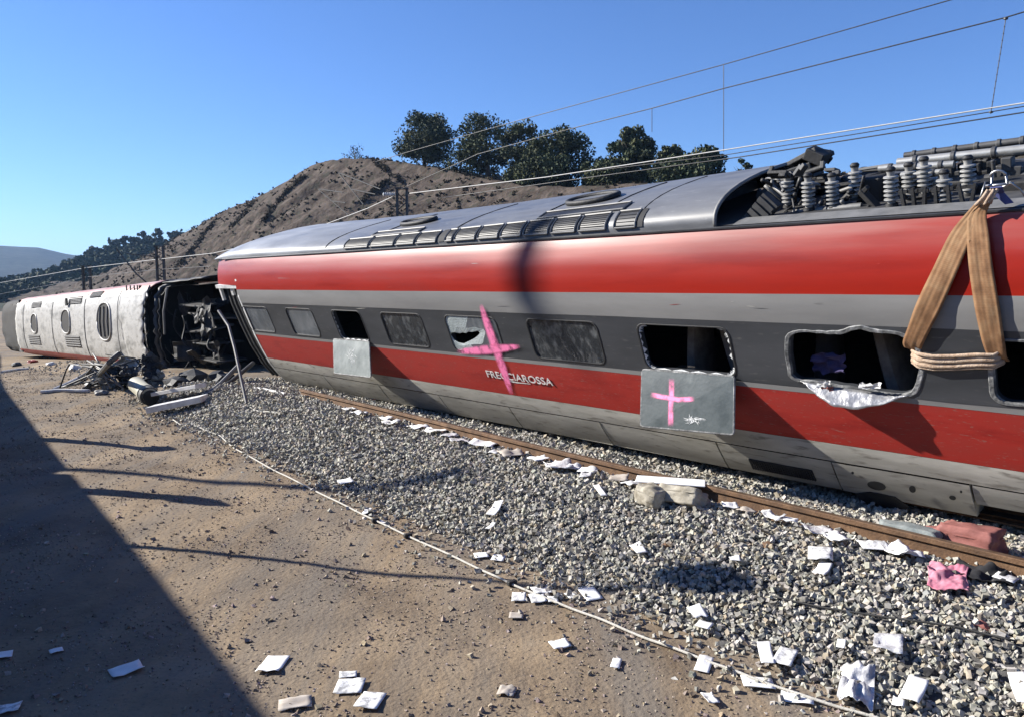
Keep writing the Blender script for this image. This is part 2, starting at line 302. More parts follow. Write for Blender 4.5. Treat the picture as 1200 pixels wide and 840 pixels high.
# ------------------------------------------------------------------ mesh helpers
class MB:
    def __init__(self):
        self.v = []; self.f = []; self.m = []; self.uv = {}
    def add(self, verts, faces, mi=0):
        o = len(self.v)
        self.v += [tuple(p) for p in verts]
        for f in faces:
            self.f.append(tuple(i + o for i in f)); self.m.append(mi)
        return o
    def quad(self, a, b, c, d, mi=0):
        self.add([a, b, c, d], [(0, 1, 2, 3)], mi)
    def box(self, c, size, rot=None, mi=0, taper=1.0):
        hx, hy, hz = size[0] / 2, size[1] / 2, size[2] / 2
        vs = []
        for z, t in ((-hz, 1.0), (hz, taper)):
            for x, y in ((-hx, -hy), (hx, -hy), (hx, hy), (-hx, hy)):
                p = Vector((x * t, y * t, z))
                if rot is not None: p = rot @ p
                vs.append(p + Vector(c))
        self.add(vs, [(3, 2, 1, 0), (4, 5, 6, 7), (0, 1, 5, 4), (1, 2, 6, 5), (2, 3, 7, 6), (3, 0, 4, 7)], mi)
    def tube(self, pts, r, n=8, mi=0, caps=True):
        pts = [Vector(p) for p in pts]
        k = len(pts)
        rs = r if isinstance(r, (list, tuple)) else [r] * k
        vs = []; up = None
        for i, p in enumerate(pts):
            t = (pts[min(i + 1, k - 1)] - pts[max(i - 1, 0)])
            if t.length < 1e-9: t = Vector((0, 0, 1))
            t.normalize()
            if up is None:
                a = Vector((0, 0, 1)) if abs(t.z) < .9 else Vector((1, 0, 0))
                up = (a - t * a.dot(t)).normalized()
            else:
                up = (up - t * up.dot(t))
                up = up.normalized() if up.length > 1e-6 else Vector((1, 0, 0))
            sd = t.cross(up)
            for j in range(n):
                a = 2 * math.pi * j / n
                vs.append(p + (up * math.cos(a) + sd * math.sin(a)) * rs[i])
        fs = []
        for i in range(k - 1):
            for j in range(n):
                fs.append((i * n + j, i * n + (j + 1) % n, (i + 1) * n + (j + 1) % n, (i + 1) * n + j))
        if caps:
            fs.append(tuple(range(n - 1, -1, -1))); fs.append(tuple((k - 1) * n + j for j in range(n)))
        self.add(vs, fs, mi)
    def lathe(self, p0, p1, prof, n=12, mi=0):
        """prof: list of (t along p0->p1, radius)"""
        p0, p1 = Vector(p0), Vector(p1)
        self.tube_r([(p0.lerp(p1, t), r) for t, r in prof], (p1 - p0).normalized(), n, mi)
    def tube_r(self, pr, ax, n, mi):
        a = Vector((0, 0, 1)) if abs(ax.z) < .9 else Vector((1, 0, 0))
        up = (a - ax * a.dot(ax)).normalized(); sd = ax.cross(up)
        vs = []; fs = []; k = len(pr)
        for p, r in pr:
            for j in range(n):
                t = 2 * math.pi * j / n
                vs.append(p + (up * math.cos(t) + sd * math.sin(t)) * max(r, 1e-4))
        for i in range(k - 1):
            for j in range(n):
                fs.append((i * n + j, i * n + (j + 1) % n, (i + 1) * n + (j + 1) % n, (i + 1) * n + j))
        fs.append(tuple(range(n - 1, -1, -1))); fs.append(tuple((k - 1) * n + j for j in range(n)))
        self.add(vs, fs, mi)
    def grid(self, fn, us, vs, mi=0, mif=None):
        nu, nv = len(us), len(vs)
        P = [fn(u, v) for u in us for v in vs]
        o = len(self.v); self.v += [tuple(p) for p in P]
        for i in range(nu - 1):
            for j in range(nv - 1):
                self.f.append((o + i * nv + j, o + (i + 1) * nv + j, o + (i + 1) * nv + j + 1, o + i * nv + j + 1))
                self.m.append(mif(i, j) if mif else mi)
    def ribbon(self, lefts, rights, mi=0, sub=4, thick=0.0, nrm=None):
        """band between two polylines, UV u along 0..1, v across"""
        k = len(lefts); o = len(self.v)
        for i in range(k):
            for j in range(sub + 1):
                self.v.append(tuple(Vector(lefts[i]).lerp(Vector(rights[i]), j / sub)))
        for i in range(k - 1):
            for j in range(sub):
                a = o + i * (sub + 1) + j
                f = (a, a + 1, a + sub + 2, a + sub + 1)
                self.uv[len(self.f)] = ((i / (k - 1), j / sub), (i / (k - 1), (j + 1) / sub), ((i + 1) / (k - 1), (j + 1) / sub), ((i + 1) / (k - 1), j / sub))
                self.f.append(f); self.m.append(mi)
    def build(self, name, mats, parent=None, smooth_=False, off=None, loc=None, solid=0.0, bevel=0.0, weld=False, angle=None):
        me = bpy.data.meshes.new(name)
        vs = self.v
        if off is not None: vs = [(p[0] - off[0], p[1] - off[1], p[2] - off[2]) for p in vs]
        me.from_pydata(vs, [], self.f)
        if not isinstance(mats, (list, tuple)): mats = [mats]
        for m in mats: me.materials.append(m)
        if len(mats) > 1: me.polygons.foreach_set('material_index', self.m)
        if self.uv:
            uvl = me.uv_layers.new(name='UVMap')
            for fi, cs in self.uv.items():
                pl = me.polygons[fi]
                for li, c in zip(pl.loop_indices, cs): uvl.data[li].uv = c
        if weld:
            bm = bmesh.new(); bm.from_mesh(me); bmesh.ops.remove_doubles(bm, verts=bm.verts, dist=1e-4)
            bmesh.ops.recalc_face_normals(bm, faces=bm.faces); bm.to_mesh(me); bm.free()
        if smooth_:
            me.polygons.foreach_set('use_smooth', [True] * len(me.polygons))
            if angle: me.set_sharp_from_angle(angle=R(angle))
        me.update()
        o = bpy.data.objects.new(name, me); C.objects.link(o)
        if parent is not None: o.parent = parent
        if loc is not None: o.location = loc
        if bevel:
            b = o.modifiers.new('bevel', 'BEVEL'); b.width = bevel; b.segments = 2; b.limit_method = 'ANGLE'
        if solid:
            s = o.modifiers.new('solid', 'SOLIDIFY'); s.thickness = solid; s.offset = 0
        return o

def tag(o, label=None, cat=None, group=None, kind=None):
    if label: o['label'] = label
    if cat: o['category'] = cat
    if group: o['group'] = group
    if kind: o['kind'] = kind
    return o

def empty(name, loc=(0, 0, 0), mtx=None, label=None, cat=None, group=None):
    o = bpy.data.objects.new(name, None); C.objects.link(o)
    o.empty_display_size = .2
    if mtx is not None: o.matrix_world = mtx
    else: o.location = loc
    tag(o, label, cat, group)
    return o

def big_mesh(name, V, Fc, m, tint=None, kind='stuff', parent=None):
    """numpy triangles -> one mesh"""
    me = bpy.data.meshes.new(name)
    nv, nf = len(V), len(Fc)
    k = Fc.shape[1]
    me.vertices.add(nv); me.vertices.foreach_set('co', V.astype(np.float32).ravel())
    me.loops.add(nf * k); me.loops.foreach_set('vertex_index', Fc.astype(np.int32).ravel())
    me.polygons.add(nf); me.polygons.foreach_set('loop_start', np.arange(0, nf * k, k, dtype=np.int32))
    me.polygons.foreach_set('loop_total', np.full(nf, k, dtype=np.int32))
    me.update(calc_edges=True)
    me.shade_flat()
    if tint is not None:
        a = me.color_attributes.new('tint', 'FLOAT_COLOR', 'POINT')
        cc = np.ones((nv, 4), np.float32); cc[:, :3] = tint
        a.data.foreach_set('color', cc.ravel())
    me.materials.append(m)
    o = bpy.data.objects.new(name, me); C.objects.link(o)
    if parent is not None: o.parent = parent
    if kind: o['kind'] = kind
    return o

# ------------------------------------------------------------------ ground
RAIL_L = 6.52
EDGE_L = 4.78

def ground_h(s, L):
    drop = -1.6 * smooth(19, 60, s) * 1.3
    if s > 60: drop -= (min(s, 260) - 60) * .02
    bed = smooth(EDGE_L - .1, RAIL_L - .35, L) * .485 * (1 - smooth(9.6, 12.0, L) * .7) * (1 - .2 * smooth(6.7, 7.7, L))
    bed *= 1 - .75 * smooth(16.5, 20.0, s)
    und = .03 * nz(s, L, 1.3, .3) + .008 * nz(s, L, 4.1, 1.3)
    rut = -.035 * math.exp(-((L - 2.1) / .35) ** 2) - .03 * math.exp(-((L - 3.6) / .3) ** 2)
    return drop + bed + und * (1 if L < 14 else 2) + rut

def gh(p):
    s, L = st(p); return ground_h(s, L)

def on_ground(x, y, dz=0.0):                   # pixel -> first point where the line of sight meets the terrain
    r = ray(x, y); o = Vector((0, 0, CZ)); t = .5; prev = t
    while t < 400:
        p = o + r * t
        if p.z < gh(p): break
        prev = t; t += .05 + t * .01
    a, c = prev, t
    for _ in range(24):
        m_ = (a + c) / 2; p = o + r * m_
        if p.z < gh(p): c = m_
        else: a = m_
    p = o + r * c; p.z += dz
    return p

def graded(lo, a, b, hi, step, grow=1.16):
    xs = list(np.arange(a, b + step / 2, step))
    d = step; x = xs[-1]
    while x < hi: d *= grow; x += d; xs.append(min(x, hi))
    d = step; x = xs[0]; left = []
    while x > lo: d *= grow; x -= d; left.append(max(x, lo))
    return left[::-1] + xs

def build_ground():
    ss = graded(-4000, -1, 17, 6000, .07, 1.13); ls = graded(-4000, -3, 7, 4000, .07, 1.13)
    mb = MB()
    def fn(s, L):
        z = ground_h(s, L)
        if -3 < s < 40 and -4 < L < 12:
            q = tw(s, L)
            z += .007 * nz(q.x, q.y, 7.7, 4.0) + .007 * nz(q.x, q.y, 2.2, 12.0)
        return tw(s, L, z)
    def mi(i, j):
        s, L = ss[i], ls[j]
        e = EDGE_L + .12 * nz(s, 3.3, 0, 2.0) + .05 * nz(s, 9.1, 0, 9.0)
        return 1 if (L > e and L < 14 and -12 < s < 17.5 + .8 * nz(L, 2, 0, 1.1)) else 0
    mb.grid(fn, ss, ls, 0, mi)
    o = mb.build('ground', [M['dirt'], M['ballast_bed']], smooth_=True)
    tag(o, kind='structure')
build_ground()

# angular stones: broken blocks with flat faces
BOX_V = np.array([(x, y, z) for z in (-1, 1) for y in (-1, 1) for x in (-1, 1)], float) * .82
BOX_F = np.array([(0, 2, 3), (0, 3, 1), (4, 5, 7), (4, 7, 6), (0, 1, 5), (0, 5, 4), (2, 6, 7), (2, 7, 3), (0, 4, 6), (0, 6, 2), (1, 3, 7), (1, 7, 5)])

def rand_rot(n):
    q = RNG.normal(size=(n, 4)); q /= np.linalg.norm(q, axis=1)[:, None]
    a, b, c, d = q.T
    return np.stack([np.stack([1 - 2 * (c * c + d * d), 2 * (b * c - a * d), 2 * (b * d + a * c)], -1),
                     np.stack([2 * (b * c + a * d), 1 - 2 * (b * b + d * d), 2 * (c * d - a * b)], -1),
                     np.stack([2 * (b * d - a * c), 2 * (c * d + a * b), 1 - 2 * (b * b + c * c)], -1)], -2)

def stones(name, pos, rad, m, tint, squash=(1, .8, .65)):
    n = len(pos)
    protos = []
    for k in range(24):                         # broken, flat faced blocks
        p = BOX_V * np.array(squash) * (1 + RNG.uniform(-.42, .12, (8, 1))) + RNG.uniform(-.16, .16, (8, 3))
        if RNG.random() < .6: c = RNG.integers(0, 8); p[c] *= .25
        protos.append(p * RNG.uniform(.85, 1.2, 3) * .92)
    protos = np.array(protos)
    V = protos[RNG.integers(0, 24, n)]
    V = np.einsum('nij,nkj->nki', rand_rot(n), V) * rad[:, None, None] + pos[:, None, :]
    Fc = BOX_F[None] + (np.arange(n) * 8)[:, None, None]
    T = np.repeat(tint, 8, axis=0)
    return big_mesh(name, V.reshape(-1, 3), Fc.reshape(-1, 3), m, T)

def in_view(P, pad=420):
    rel = P - np.array([0, 0, CZ])
    f = rel[:, 1] * math.cos(TH) - rel[:, 2] * math.sin(TH)
    u = rel[:, 2] * math.cos(TH) + rel[:, 1] * math.sin(TH)
    ok = f > .3
    x = 600 + F * rel[:, 0] / np.where(ok, f, 1); y = 420 - F * u / np.where(ok, f, 1)
    return ok & (x > -pad) & (x < 1200 + pad) & (y < 840 + pad)

def scatter_ballast():
    S = []; RAD = []
    def zone(s0, s1, L0, L1, dens, r0, r1, lift=.35):
        n = int((s1 - s0) * (L1 - L0) * dens)
        s = RNG.uniform(s0, s1, n); L = RNG.uniform(L0, L1, n)
        P = np.empty((n, 3)); rr = r0 * .66 + (r1 * .98 - r0 * .66) * RNG.random(n) ** 1.35
        for i in range(n):
            e = EDGE_L + .12 * nz(s[i], 3.3, 0, 2.0) + .16 * nz(s[i], L[i], 5, 3.0)
            if L[i] < e and RNG.random() > .34 * math.exp(-(e - L[i]) * 4.5): P[i] = (0, -99, 0); continue
            if s[i] > 16.2 + .9 * nz(L[i], 2, 0, 1.1) and RNG.random() > .25: P[i] = (0, -99, 0); continue
            z = ground_h(s[i], L[i]) + rr[i] * (RNG.uniform(-.1, .8) + (RNG.uniform(.6, 1.3) if RNG.random() < .22 else 0)) + .012 * nz(s[i], L[i], 1, 3)
            P[i] = tw(s[i], L[i], z)
        k = (P[:, 1] > -50) & in_view(P)
        S.append(P[k]); RAD.append(rr[k])
    zone(-5.0, 4.5, 4.0, 6.5, 1500, .019, .035)
    zone(4.5, 9.0, 4.0, 6.5, 1300, .020, .036)
    zone(9.0, 18.5, 3.9, 6.5, 950, .023, .040)
    zone(-5.0, 6.0, 6.5, 8.6, 1200, .020, .036)
    zone(6.0, 18.0, 6.5, 8.4, 750, .024, .040)
    zone(16.0, 32.0, 2.5, 7.0, 90, .02, .05)
    P = np.concatenate(S); rr = np.concatenate(RAD); n = len(P)
    g = RNG.uniform(.55, 1.2, n)
    T = np.stack([g * RNG.uniform(.97, 1.05, n), g * RNG.uniform(.97, 1.02, n), g * RNG.uniform(.90, 1.02, n)], -1)
    ru = RNG.random(n) < .14; T[ru] *= np.array([1.03, .93, .80]);
    o = stones('ballast_stones', P, rr, M['stone'], T)
    tag(o, 'bed of angular grey crushed stone sloping from the rail to the path', 'ballast', kind='stuff')
    print('ballast', n)
scatter_ballast()

def scatter_clods():
    n = 95000
    s = 1.0 + RNG.random(n) ** 1.4 * 30; L = RNG.uniform(-2.5, 5.0, n)
    P = np.empty((n, 3)); rr = np.empty(n); keep = np.ones(n, bool)
    for i in range(n):
        d = nz(s[i], L[i], 9, .9) + .5 * nz(s[i], L[i], 3, 2.5)
        if d < RNG.uniform(-.6, .45): keep[i] = False
        big = RNG.random() < .04
        rr[i] = RNG.uniform(.016, .032) if big else RNG.uniform(.004, .013)
        P[i] = tw(s[i], L[i], ground_h(s[i], L[i]) + rr[i] * .12)
    keep &= in_view(P)
    P, rr = P[keep], rr[keep]; n = len(P)
    g = RNG.uniform(.6, 1.45, n); T = np.stack([g, g * RNG.uniform(.96, 1.08, n), g * RNG.uniform(.9, 1.3, n)], -1)
    o = stones('dirt_clods', P, rr, M['clod'], T)
    tag(o, 'small brown clods and pebbles strewn over the dirt path', 'pebbles', kind='stuff')
scatter_clods()

# ------------------------------------------------------------------ hills
CREST = [(905, 212), (840, 214), (740, 216), (640, 222), (560, 209), (500, 195), (440, 187), (400, 186), (370, 192), (330, 214), (290, 236), (250, 256), (200, 284), (150, 309), (105, 331)]
_cs = []
for _x, _y in CREST:
    _p = at_L(_x, _y, 50.0)
    _cs.append((st(_p)[0], _p.z))
CS = np.array([a for a, b in _cs]); CH = np.array([b for a, b in _cs])

def hill_h(s, L):
    top = float(np.interp(s, CS, CH))
    g = ground_h(s, L) - .6
    wob = 2.2 * nz(s, 0.5, 2, .05)
    t = (L - 26 - wob) / (50 - 26)
    tt = max(0.0, min(1.0, t))
    k = tt ** .92
    gul = (abs(nz(s + .75 * L, L * .10, 3, .16)) * 3.0 + abs(nz(s + .7 * L, L * .2, 8, .5)) * 1.3) * (tt * (1 - tt) * 4) ** .7
    z = g + (top - g) * k - gul + (.25 * nz(s, L, 6, .5) + .09 * nz(s, L, 2, 1.2) + .04 * nz(s, L, 4, 2.6)) * tt
    if L > 50: z = top - .02 * (L - 50) + .3 * nz(s, L, 6, .2) - max(0, L - 90) * .15
    return z

def build_hill():
    ss = list(np.arange(-25, 130, .5)) + list(np.arange(130, 330, 3)); ls = list(np.arange(22, 51, .4)) + list(np.arange(51, 125, 4))
    mb = MB()
    mb.grid(lambda s, L: tw(s, L, hill_h(s, L)), ss, ls)
    tag(mb.build('cut_hill', M['hill'], smooth_=True), kind='structure')
build_hill()

def far_ridge(name, crest, dist, m, foot=-6.0, near=.55, seed=1.0, rough=.012):
    px = np.array([c[0] for c in crest], float); py = np.array([c[1] for c in crest], float)
    xs = np.linspace(px[0], px[-1], 140)
    mb = MB(); rows = np.concatenate([np.linspace(0, 1, 22), [1.15, 1.5]])
    def fn(x, t):
        y = float(np.interp(x, px, py)); r = ray(x, y); h = math.hypot(r.x, r.y)
        zc = CZ + r.z / h * dist
        d = dist * (near + (1 - near) * t)
        a = math.atan2(r.x, r.y)
        if t <= 1: z = foot + (zc - foot) * (t ** 1.1) + dist * rough * nz(a * 14, t * 3, seed) * (t * (1.15 - t)) * 2
        else: z = zc - (t - 1) * dist * .3
        return Vector((math.sin(a) * d, math.cos(a) * d, z))
    mb.grid(fn, list(xs), list(rows))
    tag(mb.build(name, m, smooth_=True), kind='structure')
    return fn
GREEN = [(-260, 360), (-120, 352), (-40, 344), (0, 338), (50, 325), (110, 306), (150, 294), (190, 284), (230, 278), (300, 286), (360, 300)]
BLUE = [(-420, 305), (-200, 297), (-80, 290), (-20, 287), (15, 289), (45, 291), (75, 298), (130, 306), (220, 315)]
green_fn = far_ridge('wooded_hill', GREEN, 380.0, M['hill_far'], foot=-5)
far_ridge('distant_hill', BLUE, 1800.0, M['hill_blue'], foot=-20, near=.6, seed=5.0)

# ------------------------------------------------------------------ trees
def leaf_cloud(centers, radii, per, size, flat=.8):
    n = len(centers) * per
    c = np.repeat(np.array(centers), per, axis=0); r = np.repeat(np.array(radii), per)
    d = RNG.normal(size=(n, 3)); d /= np.linalg.norm(d, axis=1)[:, None]
    p = c + d * (r * RNG.random(n) ** .4)[:, None] * np.array([1, 1, flat])
    q = rand_rot(n); sz = RNG.uniform(size[0], size[1], n)
    base = np.array([(-1, -.55, 0), (1, -.55, .0), (.75, .6, .25), (-.75, .6, .2)])
    V = np.einsum('nij,kj->nki', q, base) * sz[:, None, None] + p[:, None, :]
    Fc = np.arange(n * 4).reshape(n, 4)
    g = np.repeat(RNG.uniform(.62, 1.4, len(centers)), per) * RNG.uniform(.8, 1.2, n)
    hue = np.repeat(RNG.uniform(-.1, .14, len(centers)), per)
    T = np.repeat(np.stack([g * (1 + hue), g, g * (1 - hue)], -1), 4, axis=0)
    return V.reshape(-1, 3), Fc, T

def tree(name, loc, height, width, label, group, per=200, lean=0.0, clear=.3, size=(.07, .15), nclump=46, stems=1):
    root = empty(name, loc, None, label, 'tree', group)
    mb = MB()
    for q in range(stems):
        ox = (q - (stems - 1) / 2) * width * .22
        pts = [(ox, 0, -.4), (ox + .1 * lean, 0, height * .18), (ox + lean * .35 * height * .3, .05, height * .42), (ox + lean * .5 * height * .3, 0, height * .7)]
        mb.tube(pts, [.045 * height, .034 * height, .026 * height, .008 * height], 8)
    ends = []
    for k in range(7):
        a = 2 * math.pi * (k + RNG.random() * .6) / 7; e = RNG.uniform(.45, .85)
        b = Vector((lean * .1 * height, 0, height * RNG.uniform(.25, .42)))
        t = Vector((math.cos(a) * width * .36 * e, math.sin(a) * width * .36 * e, height * RNG.uniform(.52, .85)))
        mb.tube([b, b.lerp(t, .5) + Vector((0, 0, height * .03)), t], [.016 * height, .011 * height, .004 * height], 5)
        ends.append(t)
    mb.build('trunk', M['bark'], root, smooth_=True)
    cs = []; rs = []
    for k in range(nclump):
        a = RNG.uniform(0, 2 * math.pi); rr = RNG.random() ** .5; zz = RNG.uniform(clear, .93)
        prof = math.sin(math.pi * min(1, max(.05, (zz - clear + .12) / (1.12 - clear)))) ** .6
        jit = RNG.uniform(.75, 1.12)
        cs.append((math.cos(a) * rr * width * .46 * prof * jit, math.sin(a) * rr * width * .46 * prof * jit, height * zz + RNG.normal() * .03 * height)); rs.append(RNG.uniform(.10, .20) * width)
    V, Fc, T = leaf_cloud(cs, rs, per, size)
    big_mesh('crown', V, Fc, M['leaf'], T, kind=None, parent=root)
    return root

def scrub():
    cs = []; rs = []
    for k in range(6000):
        s, L = RNG.uniform(15, 190), RNG.uniform(28, 52)
        if nz(s + .75 * L, L * .3, 5, .12) + RNG.normal() * .25 < .05: continue
        r = RNG.uniform(.08, .24) if RNG.random() < .85 else RNG.uniform(.25, .55); cs.append(tuple(tw(s, L, hill_h(s, L) + r * .3))); rs.append(r)
    def on_hill(x, y):
        r = ray(x, y); o = Vector((0, 0, CZ)); d = 30.0
        while d < 300:
            p = o + r * d; s, L = st(p)
            if L > 22 and p.z < hill_h(s, L): return p
            d += .5
        return None
    for ln, wd, nn in (([(358, 207), (340, 222), (326, 238), (306, 264)], 1.0, 240), ([(456, 213), (440, 224), (424, 237)], 1.2, 160), ([(252, 259), (232, 285), (206, 317)], 1.0, 200), ([(440, 190), (452, 200), (470, 214)], 1.2, 90), ([(300, 236), (285, 252), (270, 268)], .8, 90)):
        for k in range(nn):
            u = RNG.random() * (len(ln) - 1); i = int(u); f = u - i; x = ln[i][0] + (ln[i + 1][0] - ln[i][0]) * f; y = ln[i][1] + (ln[i + 1][1] - ln[i][1]) * f
            p = on_hill(x + RNG.normal() * wd * 1.4, y + RNG.normal() * wd)
            if p is not None: r = RNG.uniform(.12, .42); cs.append((p.x, p.y, p.z + r * .3)); rs.append(r)
    V, Fc, _T = leaf_cloud(cs, rs, 14, (.05, .15))
    tag(big_mesh('hill_scrub', V, Fc, M['scrub']), 'low dry scrub dotted over the brown cut hillside', 'scrub')
scrub()

def ridge_tree(x, ytop, ybase, wpx, label, L=53.0, **k):
    b = at_L(x, ybase, L); s, _ = st(b); b.z = hill_h(s, L) - .1
    t = at_L(x, ytop, L)
    depth = b.y
    return tree('holm_oak', b, max(.6, t.z - b.z), wpx * 1.12 * depth / F, label, 'holm oaks along the hill crest', **k)
ridge_tree(497, 137, 194, 76, 'dark dense round oak standing alone on the crest, left of the other trees', lean=.5, clear=.16, nclump=56, per=230)
ridge_tree(572, 132, 207, 70, 'tall oak with a ragged top, second tree from the left on the crest', lean=-.2, clear=.12, nclump=40)
ridge_tree(540, 178, 206, 36, 'low grey green bush under the tall ragged oak', clear=.1, nclump=18, per=60, L=51.5)
ridge_tree(614, 148, 214, 58, 'oak with an open loose crown in the middle of the crest grove', clear=.08, nclump=46)
ridge_tree(660, 151, 220, 78, 'broad oak with drooping right side at the grove end', clear=.05, nclump=54, lean=.3)
ridge_tree(700, 186, 221, 40, 'low scrubby oak filling the gap beside the broad oak', clear=.08, nclump=30, per=110)
ridge_tree(742, 151, 220, 56, 'upright oak with a knobbly top standing right of the gap in the grove', clear=.05, nclump=46)
ridge_tree(786, 172, 220, 42, 'small oak just right of the upright knobbly one', clear=.12, nclump=34, per=110)
ridge_tree(823, 173, 218, 44, 'small spreading oak behind the coach roof, last of the full crowns', clear=.12, nclump=34, per=110)
ridge_tree(720, 190, 222, 66, 'long low thicket of oak scrub under the upright knobbly oak', clear=.02, nclump=40, per=140, L=52)
ridge_tree(632, 186, 221, 64, 'low thicket at the feet of the middle grove oaks', clear=.02, nclump=36, per=140, L=51.5)
ridge_tree(804, 190, 221, 78, 'low thicket joining the two small oaks behind the coach roof', clear=.02, nclump=40, per=140, L=52)
ridge_tree(868, 188, 216, 26, 'tiny oak top showing just above the black roof hood', clear=.1, nclump=14, per=50)
ridge_tree(416, 172, 188, 34, 'sparse little shrub on the bare hill peak', clear=.1, nclump=12, per=26, size=(.06, .12))

def forest():
    cs = []; rs = []
    for k in range(900):
        x = RNG.uniform(-230, 250); t = RNG.uniform(.25, 1.0)
        p = green_fn(x, t); r = RNG.uniform(1.6, 3.0)
        cs.append((p.x, p.y, p.z + r * .7)); rs.append(r)
    V, Fc, T = leaf_cloud(cs, rs, 55, (.5, 1.0))
    o = big_mesh('far_forest', V, Fc, M['forest'], T)
    tag(o, 'dark green woodland covering the low hill at the far left', 'woodland')
    for x, lab in ((112, 'small dark tree at the low end of the far wooded ridge'), (124, 'second small tree up the far wooded ridge'), (134, 'round tree a little higher on the far wooded ridge'),
                   (146, 'paired round tree midway along the far wooded ridge'), (158, 'wide flat crowned tree midway up the far wooded ridge'), (169, 'tree near the upper end of the far wooded ridge'), (183, 'round dark tree at the top end of the far wooded ridge')):
        p = green_fn(x, 1.0); p.z -= .3
        tree('ridge_tree', p, RNG.uniform(5.5, 7.5), RNG.uniform(5.5, 8), lab, 'trees on the far wooded ridge', per=40, clear=.2, size=(.35, .7), nclump=16)
forest()

# ------------------------------------------------------------------ track
TRACK = Matrix(((TD.x, -TL.x, 0, 0), (TD.y, -TL.y, 0, 0), (0, 0, 1, 0), (0, 0, 0, 1)))    # local x along the track, y towards the path
RAIL_Z = .655

def build_track():
    root = empty('railway_track', mtx=TRACK, label='rust brown railway track with its near rail bare on the grey ballast', cat='railway track')
    def rail(L, s0, s1, bend=0.0):
        prof = [(-.075, 0), (.075, 0), (.075, .012), (.012, .03), (.009, .115), (.036, .132), (.036, .166), (.028, .172), (-.028, .172), (-.036, .166), (-.036, .132), (-.009, .115), (-.012, .03), (-.075, .012)]
        mb = MB(); n = len(prof); ss = list(np.arange(s0, s1 + .01, .5)); vs = []
        for s in ss:
            for a, z in prof: vs.append((s, -(L + a + .012 * math.sin(s * .5)), RAIL_Z - .172 + z + .006 * math.sin(s * .8)))
        fs = []; ms = []
        for i in range(len(ss) - 1):
            for j in range(n):
                mb_f = (i * n + j, (i + 1) * n + j, (i + 1) * n + (j + 1) % n, i * n + (j + 1) % n)
                fs.append(mb_f); ms.append(1 if j in (7,) else 0)
        fs.append(tuple(range(n))); ms.append(0); fs.append(tuple((len(ss) - 1) * n + j for j in range(n - 1, -1, -1))); ms.append(0)
        mb.v = vs; mb.f = fs; mb.m = ms
        return mb.build('rail', [M['rust'], M['rail_top']], root)
    rail(RAIL_L, -14, 13.9); rail(RAIL_L + 1.505, -14, 13.2)
    sl = MB()
    sl.box((0, 0, 0), (.26, 2.6, .2), taper=.86)
    first = None
    cl = MB(); cl.box((0, 0, 0), (.09, .05, .035)); cl.tube([(-.04, .02, .03), (0, .055, .03), (.04, .02, .03)], .011, 6); cl.box((0, .075, -.005), (.1, .04, .03))
    fc = None
    for k, s in enumerate(np.arange(-3.6, 14.2, .6)):
        if first is None: o = first = sl.build('sleeper', M['concrete'], root)
        else: o = first.copy(); C.objects.link(o); o.parent = root
        o.location = (s, -(RAIL_L + .752), .255)
        for sg in (-1, 1):
            if fc is None: c = fc = cl.build('rail_clip', M['rust'], root)
            else: c = fc.copy(); C.objects.link(c); c.parent = root
            c.location = (s, -(RAIL_L + sg * .085), .465 + .012); c.rotation_euler = (0, 0, 0 if sg < 0 else math.pi)
build_track()

# ------------------------------------------------------------------ catenary
CAT_L = 15.0
def sag_line(pix, L=CAT_L, n=10, sag=0.0):
    pts = [at_L(x, y, L) for x, y in pix]
    out = []
    for i in range(len(pts) - 1):
        for k in range(n):
            t = k / n; p = pts[i].lerp(pts[i + 1], t); p.z -= sag * 4 * t * (1 - t) * (pts[i + 1] - pts[i]).length
            out.append(p)
    out.append(pts[-1]); return out

def wire(name, pix, label, r=.012, m='wire', L=CAT_L, sag=0.0, group='overhead wires'):
    pts = sag_line(pix, L, 8, sag)
    mb = MB(); mb.tube(pts, r, 6)
    o = mb.build(name, M[m], None, smooth_=True)
    tag(o, label, 'overhead wire', group)
    return o
wire('messenger_wire', [(1420, -92), (1115, 0), (848, 76), (610, 141), (480, 178), (440, 190)], 'topmost thin overhead wire slanting up across the open blue sky', L=17.0)
wire('messenger_wire', [(1420, -52), (1178, 21), (848, 104), (765, 127), (670, 151), (560, 181), (470, 222)], 'second thin overhead wire below the topmost, carrying the vertical droppers')
wire('contact_wire', [(1420, 92), (1200, 121), (850, 176), (640, 208), (480, 227)], 'pale bright overhead wire crossing in front of the crest trees', r=.013, m='wire_pale')
wire('contact_wire', [(1420, 101), (1200, 132), (870, 184), (700, 207), (520, 232)], 'lower dark overhead wire just beneath the pale bright one', L=15.4)
wire('contact_wire', [(1420, 95), (1200, 125), (1000, 158), (850, 182), (700, 200)], 'thin overhead wire running between the pale and the lower dark one', L=15.2, r=.009)
wire('feeder_wire', [(462, 230), (430, 245), (350, 275), (250, 297), (187, 304), (101, 314), (-60, 342)], 'pale wire sagging from the hillside mast down to the far left poles', r=.017, m='wire_pale')
wire('feeder_wire', [(252, 312), (187, 316), (100, 325), (60, 334), (-40, 352)], 'thin slack wire dipping behind the far white carriage', r=.014)
def dropper(x0, y0, x1, y1, label, L=CAT_L, beads=False):
    a, b = at_L(x0, y0, L), at_L(x1, y1, L)
    mb = MB(); mb.tube([a, b], .008, 6)
    if beads:
        for t in (.02, .98): mb.lathe(a.lerp(b, t - .012), a.lerp(b, t + .012), [(0, .01), (.2, .035), (.8, .035), (1, .01)], 8)
        for t in np.arange(.1, .95, .07): mb.lathe(a.lerp(b, t - .006), a.lerp(b, t + .006), [(0, .008), (.5, .015), (1, .008)], 6)
    tag(mb.build('dropper_wire', M['wire']), label, 'dropper wire', 'droppers between the overhead wires')
dropper(848, 76, 848, 178, 'long vertical dropper hanging above the black roof hood')
